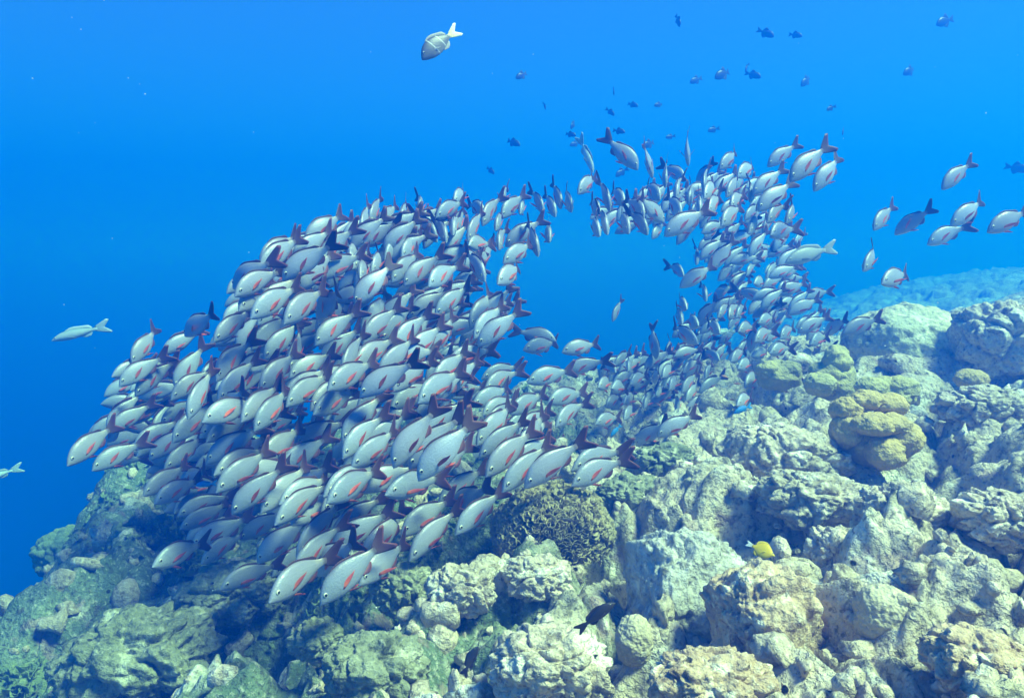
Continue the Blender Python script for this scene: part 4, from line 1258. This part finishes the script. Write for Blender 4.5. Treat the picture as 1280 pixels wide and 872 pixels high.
# blue and orange ones
m_u = fish_body_mat('blue_fish_skin', (0.03, 0.26, 0.70), (0.02, 0.16, 0.55), (0.06, 0.36, 0.75), (0.03, 0.24, 0.62), False)
m_uf = fin_mat('blue_fish_fin', (.03, .2, .6), (.05, .3, .7))
sp_u = species('blue_fish', scale_spec(.9), (m_u, m_uf, m_uf, m_uf), std_fins(scale_spec(.9)))
GB = 'small bright blue fish'
spawn('damselfish', sp_u, (244, 606, 268, 604), 3.9, .11, 'vivid blue fish showing between snappers at the lower left', group=GB)
spawn('damselfish', sp_u, (763, 545, 777, 530), 5.0, .12, 'small blue fish under the round bluish snapper near the reef', group=GB)
spawn('damselfish', sp_u, (917, 516, 941, 506), 4.6, .13, 'slim blue fish hugging the rock ledge under the column', group=GB)
m_o = fish_body_mat('orange_fish_skin', (0.70, 0.28, 0.10), (0.60, 0.20, 0.08), (0.75, 0.36, 0.18), (0.65, 0.25, 0.1), False)
m_of = fin_mat('orange_fish_fin', (.65, .25, .1), (.7, .3, .15))
sp_o = species('orange_fish', scale_spec(.7), (m_o, m_of, m_of, m_of), std_fins(scale_spec(.7), pec=False), ns=14, nr=10)
for i, (hx, hy, tx, ty, lb) in enumerate([(902, 469, 913, 473, 'tiny orange fish over the turquoise coral under the column'), (926, 480, 915, 479, 'tiny orange fish just below the other orange one'),
                                      (912, 499, 923, 500, 'tiny orange fish beside the small round snapper over the ledge'), (826, 507, 818, 503, 'tiny orange fish among the lowest column fish')]):
    spawn('anthias', sp_o, (hx, hy, tx, ty), 5.2, .07, lb, 'fish', 'tiny orange fish over the reef', parts=False)
# dark triggerfish scattered high in the water at the upper right
s_t = scale_spec(1.18, 1.0, (.15, .15, .93, 1.0))
m_t = fish_body_mat('triggerfish_skin', (0.030, 0.032, 0.045), (0.022, 0.024, 0.035), (0.035, 0.036, 0.05), (0.03, 0.03, 0.04), False)
m_tf = fin_mat('triggerfish_fin', (.025, .026, .036), (.03, .034, .05))
def trig(k):
    f = [('tail_fin', tail_grid(s_t), 1), ('dorsal_fin', ribbon_grid(s_t, 1, .42, .70, [.02, .13, .11, .07, .03], .7), 1), ('anal_fin', ribbon_grid(s_t, -1, .42, .70, [.02, .12, .10, .07, .03], .7), 1)]
    return species('triggerfish', s_t, (m_t, m_tf), f, k, ns=16, nr=12)
sp_t = [trig(0), trig(.5), trig(-.5)]
TRIG = [  # centre x, y, length, angle
 (847, 25, 16, 110, 'upright dark fish nearest the top edge'), (958, 42, 19, 160, 'round dark fish below the top edge, left one of a pair'), (995, 44, 15, 170, 'round dark fish below the top edge, right one of a pair'),
 (871, 100, 17, 20, 'dark fish left of the long-tailed one in the upper row'), (906, 92, 25, 22, 'largest dark fish of the upper row with clear tail'), (933, 84, 12, 80, 'faint dark fish above the pair in the upper row'),
 (942, 94, 18, 165, 'dark fish right of the largest one in the upper row'), (1010, 100, 21, 38, 'dark fish slanting down left, right end of the upper row'), (1039, 135, 12, 25, 'small faint dark fish below the right end of the upper row'),
 (1184, 26, 26, 18, 'long dark fish nearest the upper right corner'), (1140, 88, 22, 22, 'slim dark fish below the one nearest the upper right corner'), (892, 162, 14, 15, 'small dark fish above the gap in the column top'),
 (1054, 163, 11, 80, 'small dark fish above the highest column tail'), (824, 131, 12, 10, 'small faint dark fish, right one above the column'), (838, 171, 11, 10, 'faintest dark fish close over the column'),
 (1275, 211, 24, 170, 'dark fish cut by the right edge'), (653, 94, 17, 25, 'dark fish under the banded bream, upper one'), (641, 178, 18, 160, 'dark fish between bream and shoal, lower one'),
 (613, 213, 12, 140, 'faint dark fish just over the top edge of the shoal'), (717, 155, 13, 60, 'dark fish left of the column top, upper of three'), (713, 168, 13, 170, 'dark fish left of the column top, middle of three'),
 (767, 113, 11, 95, 'faint dark fish highest over the column'), (763, 140, 12, 140, 'dark fish under the highest one over the column'), (791, 131, 13, 165, 'dark fish in the middle of the group over the column'),
 (774, 164, 14, 170, 'dark fish touching the tail of the snapper heading right'), (812, 180, 19, 20, 'dark fish behind the slim upright snapper'), (777, 215, 17, 35, 'dark fish over the left clump of the column'),
 (719, 180, 13, 15, 'dark fish left of the column top, lowest of three'), (681, 132, 9, 100, 'tiniest dark speck of a fish in open water'), (779, 258, 12, 40, 'dark fish half hidden in the left clump of the column')]
for i, (cx, cy0, ln, ang, lb) in enumerate(TRIG):
    a = R(ang); dx, dy = ln * .56 * math.cos(a), -ln * .56 * math.sin(a)
    D = 11.0 + 0.8 * (i % 4)
    L = ln * 1.16 * D / F * 1.04
    spawn('triggerfish', sp_t[i % 3], (cx - dx, cy0 - dy, cx + dx, cy0 + dy), D, max(L, .12), lb, 'fish', 'dark triggerfish high in the water', parts=True)
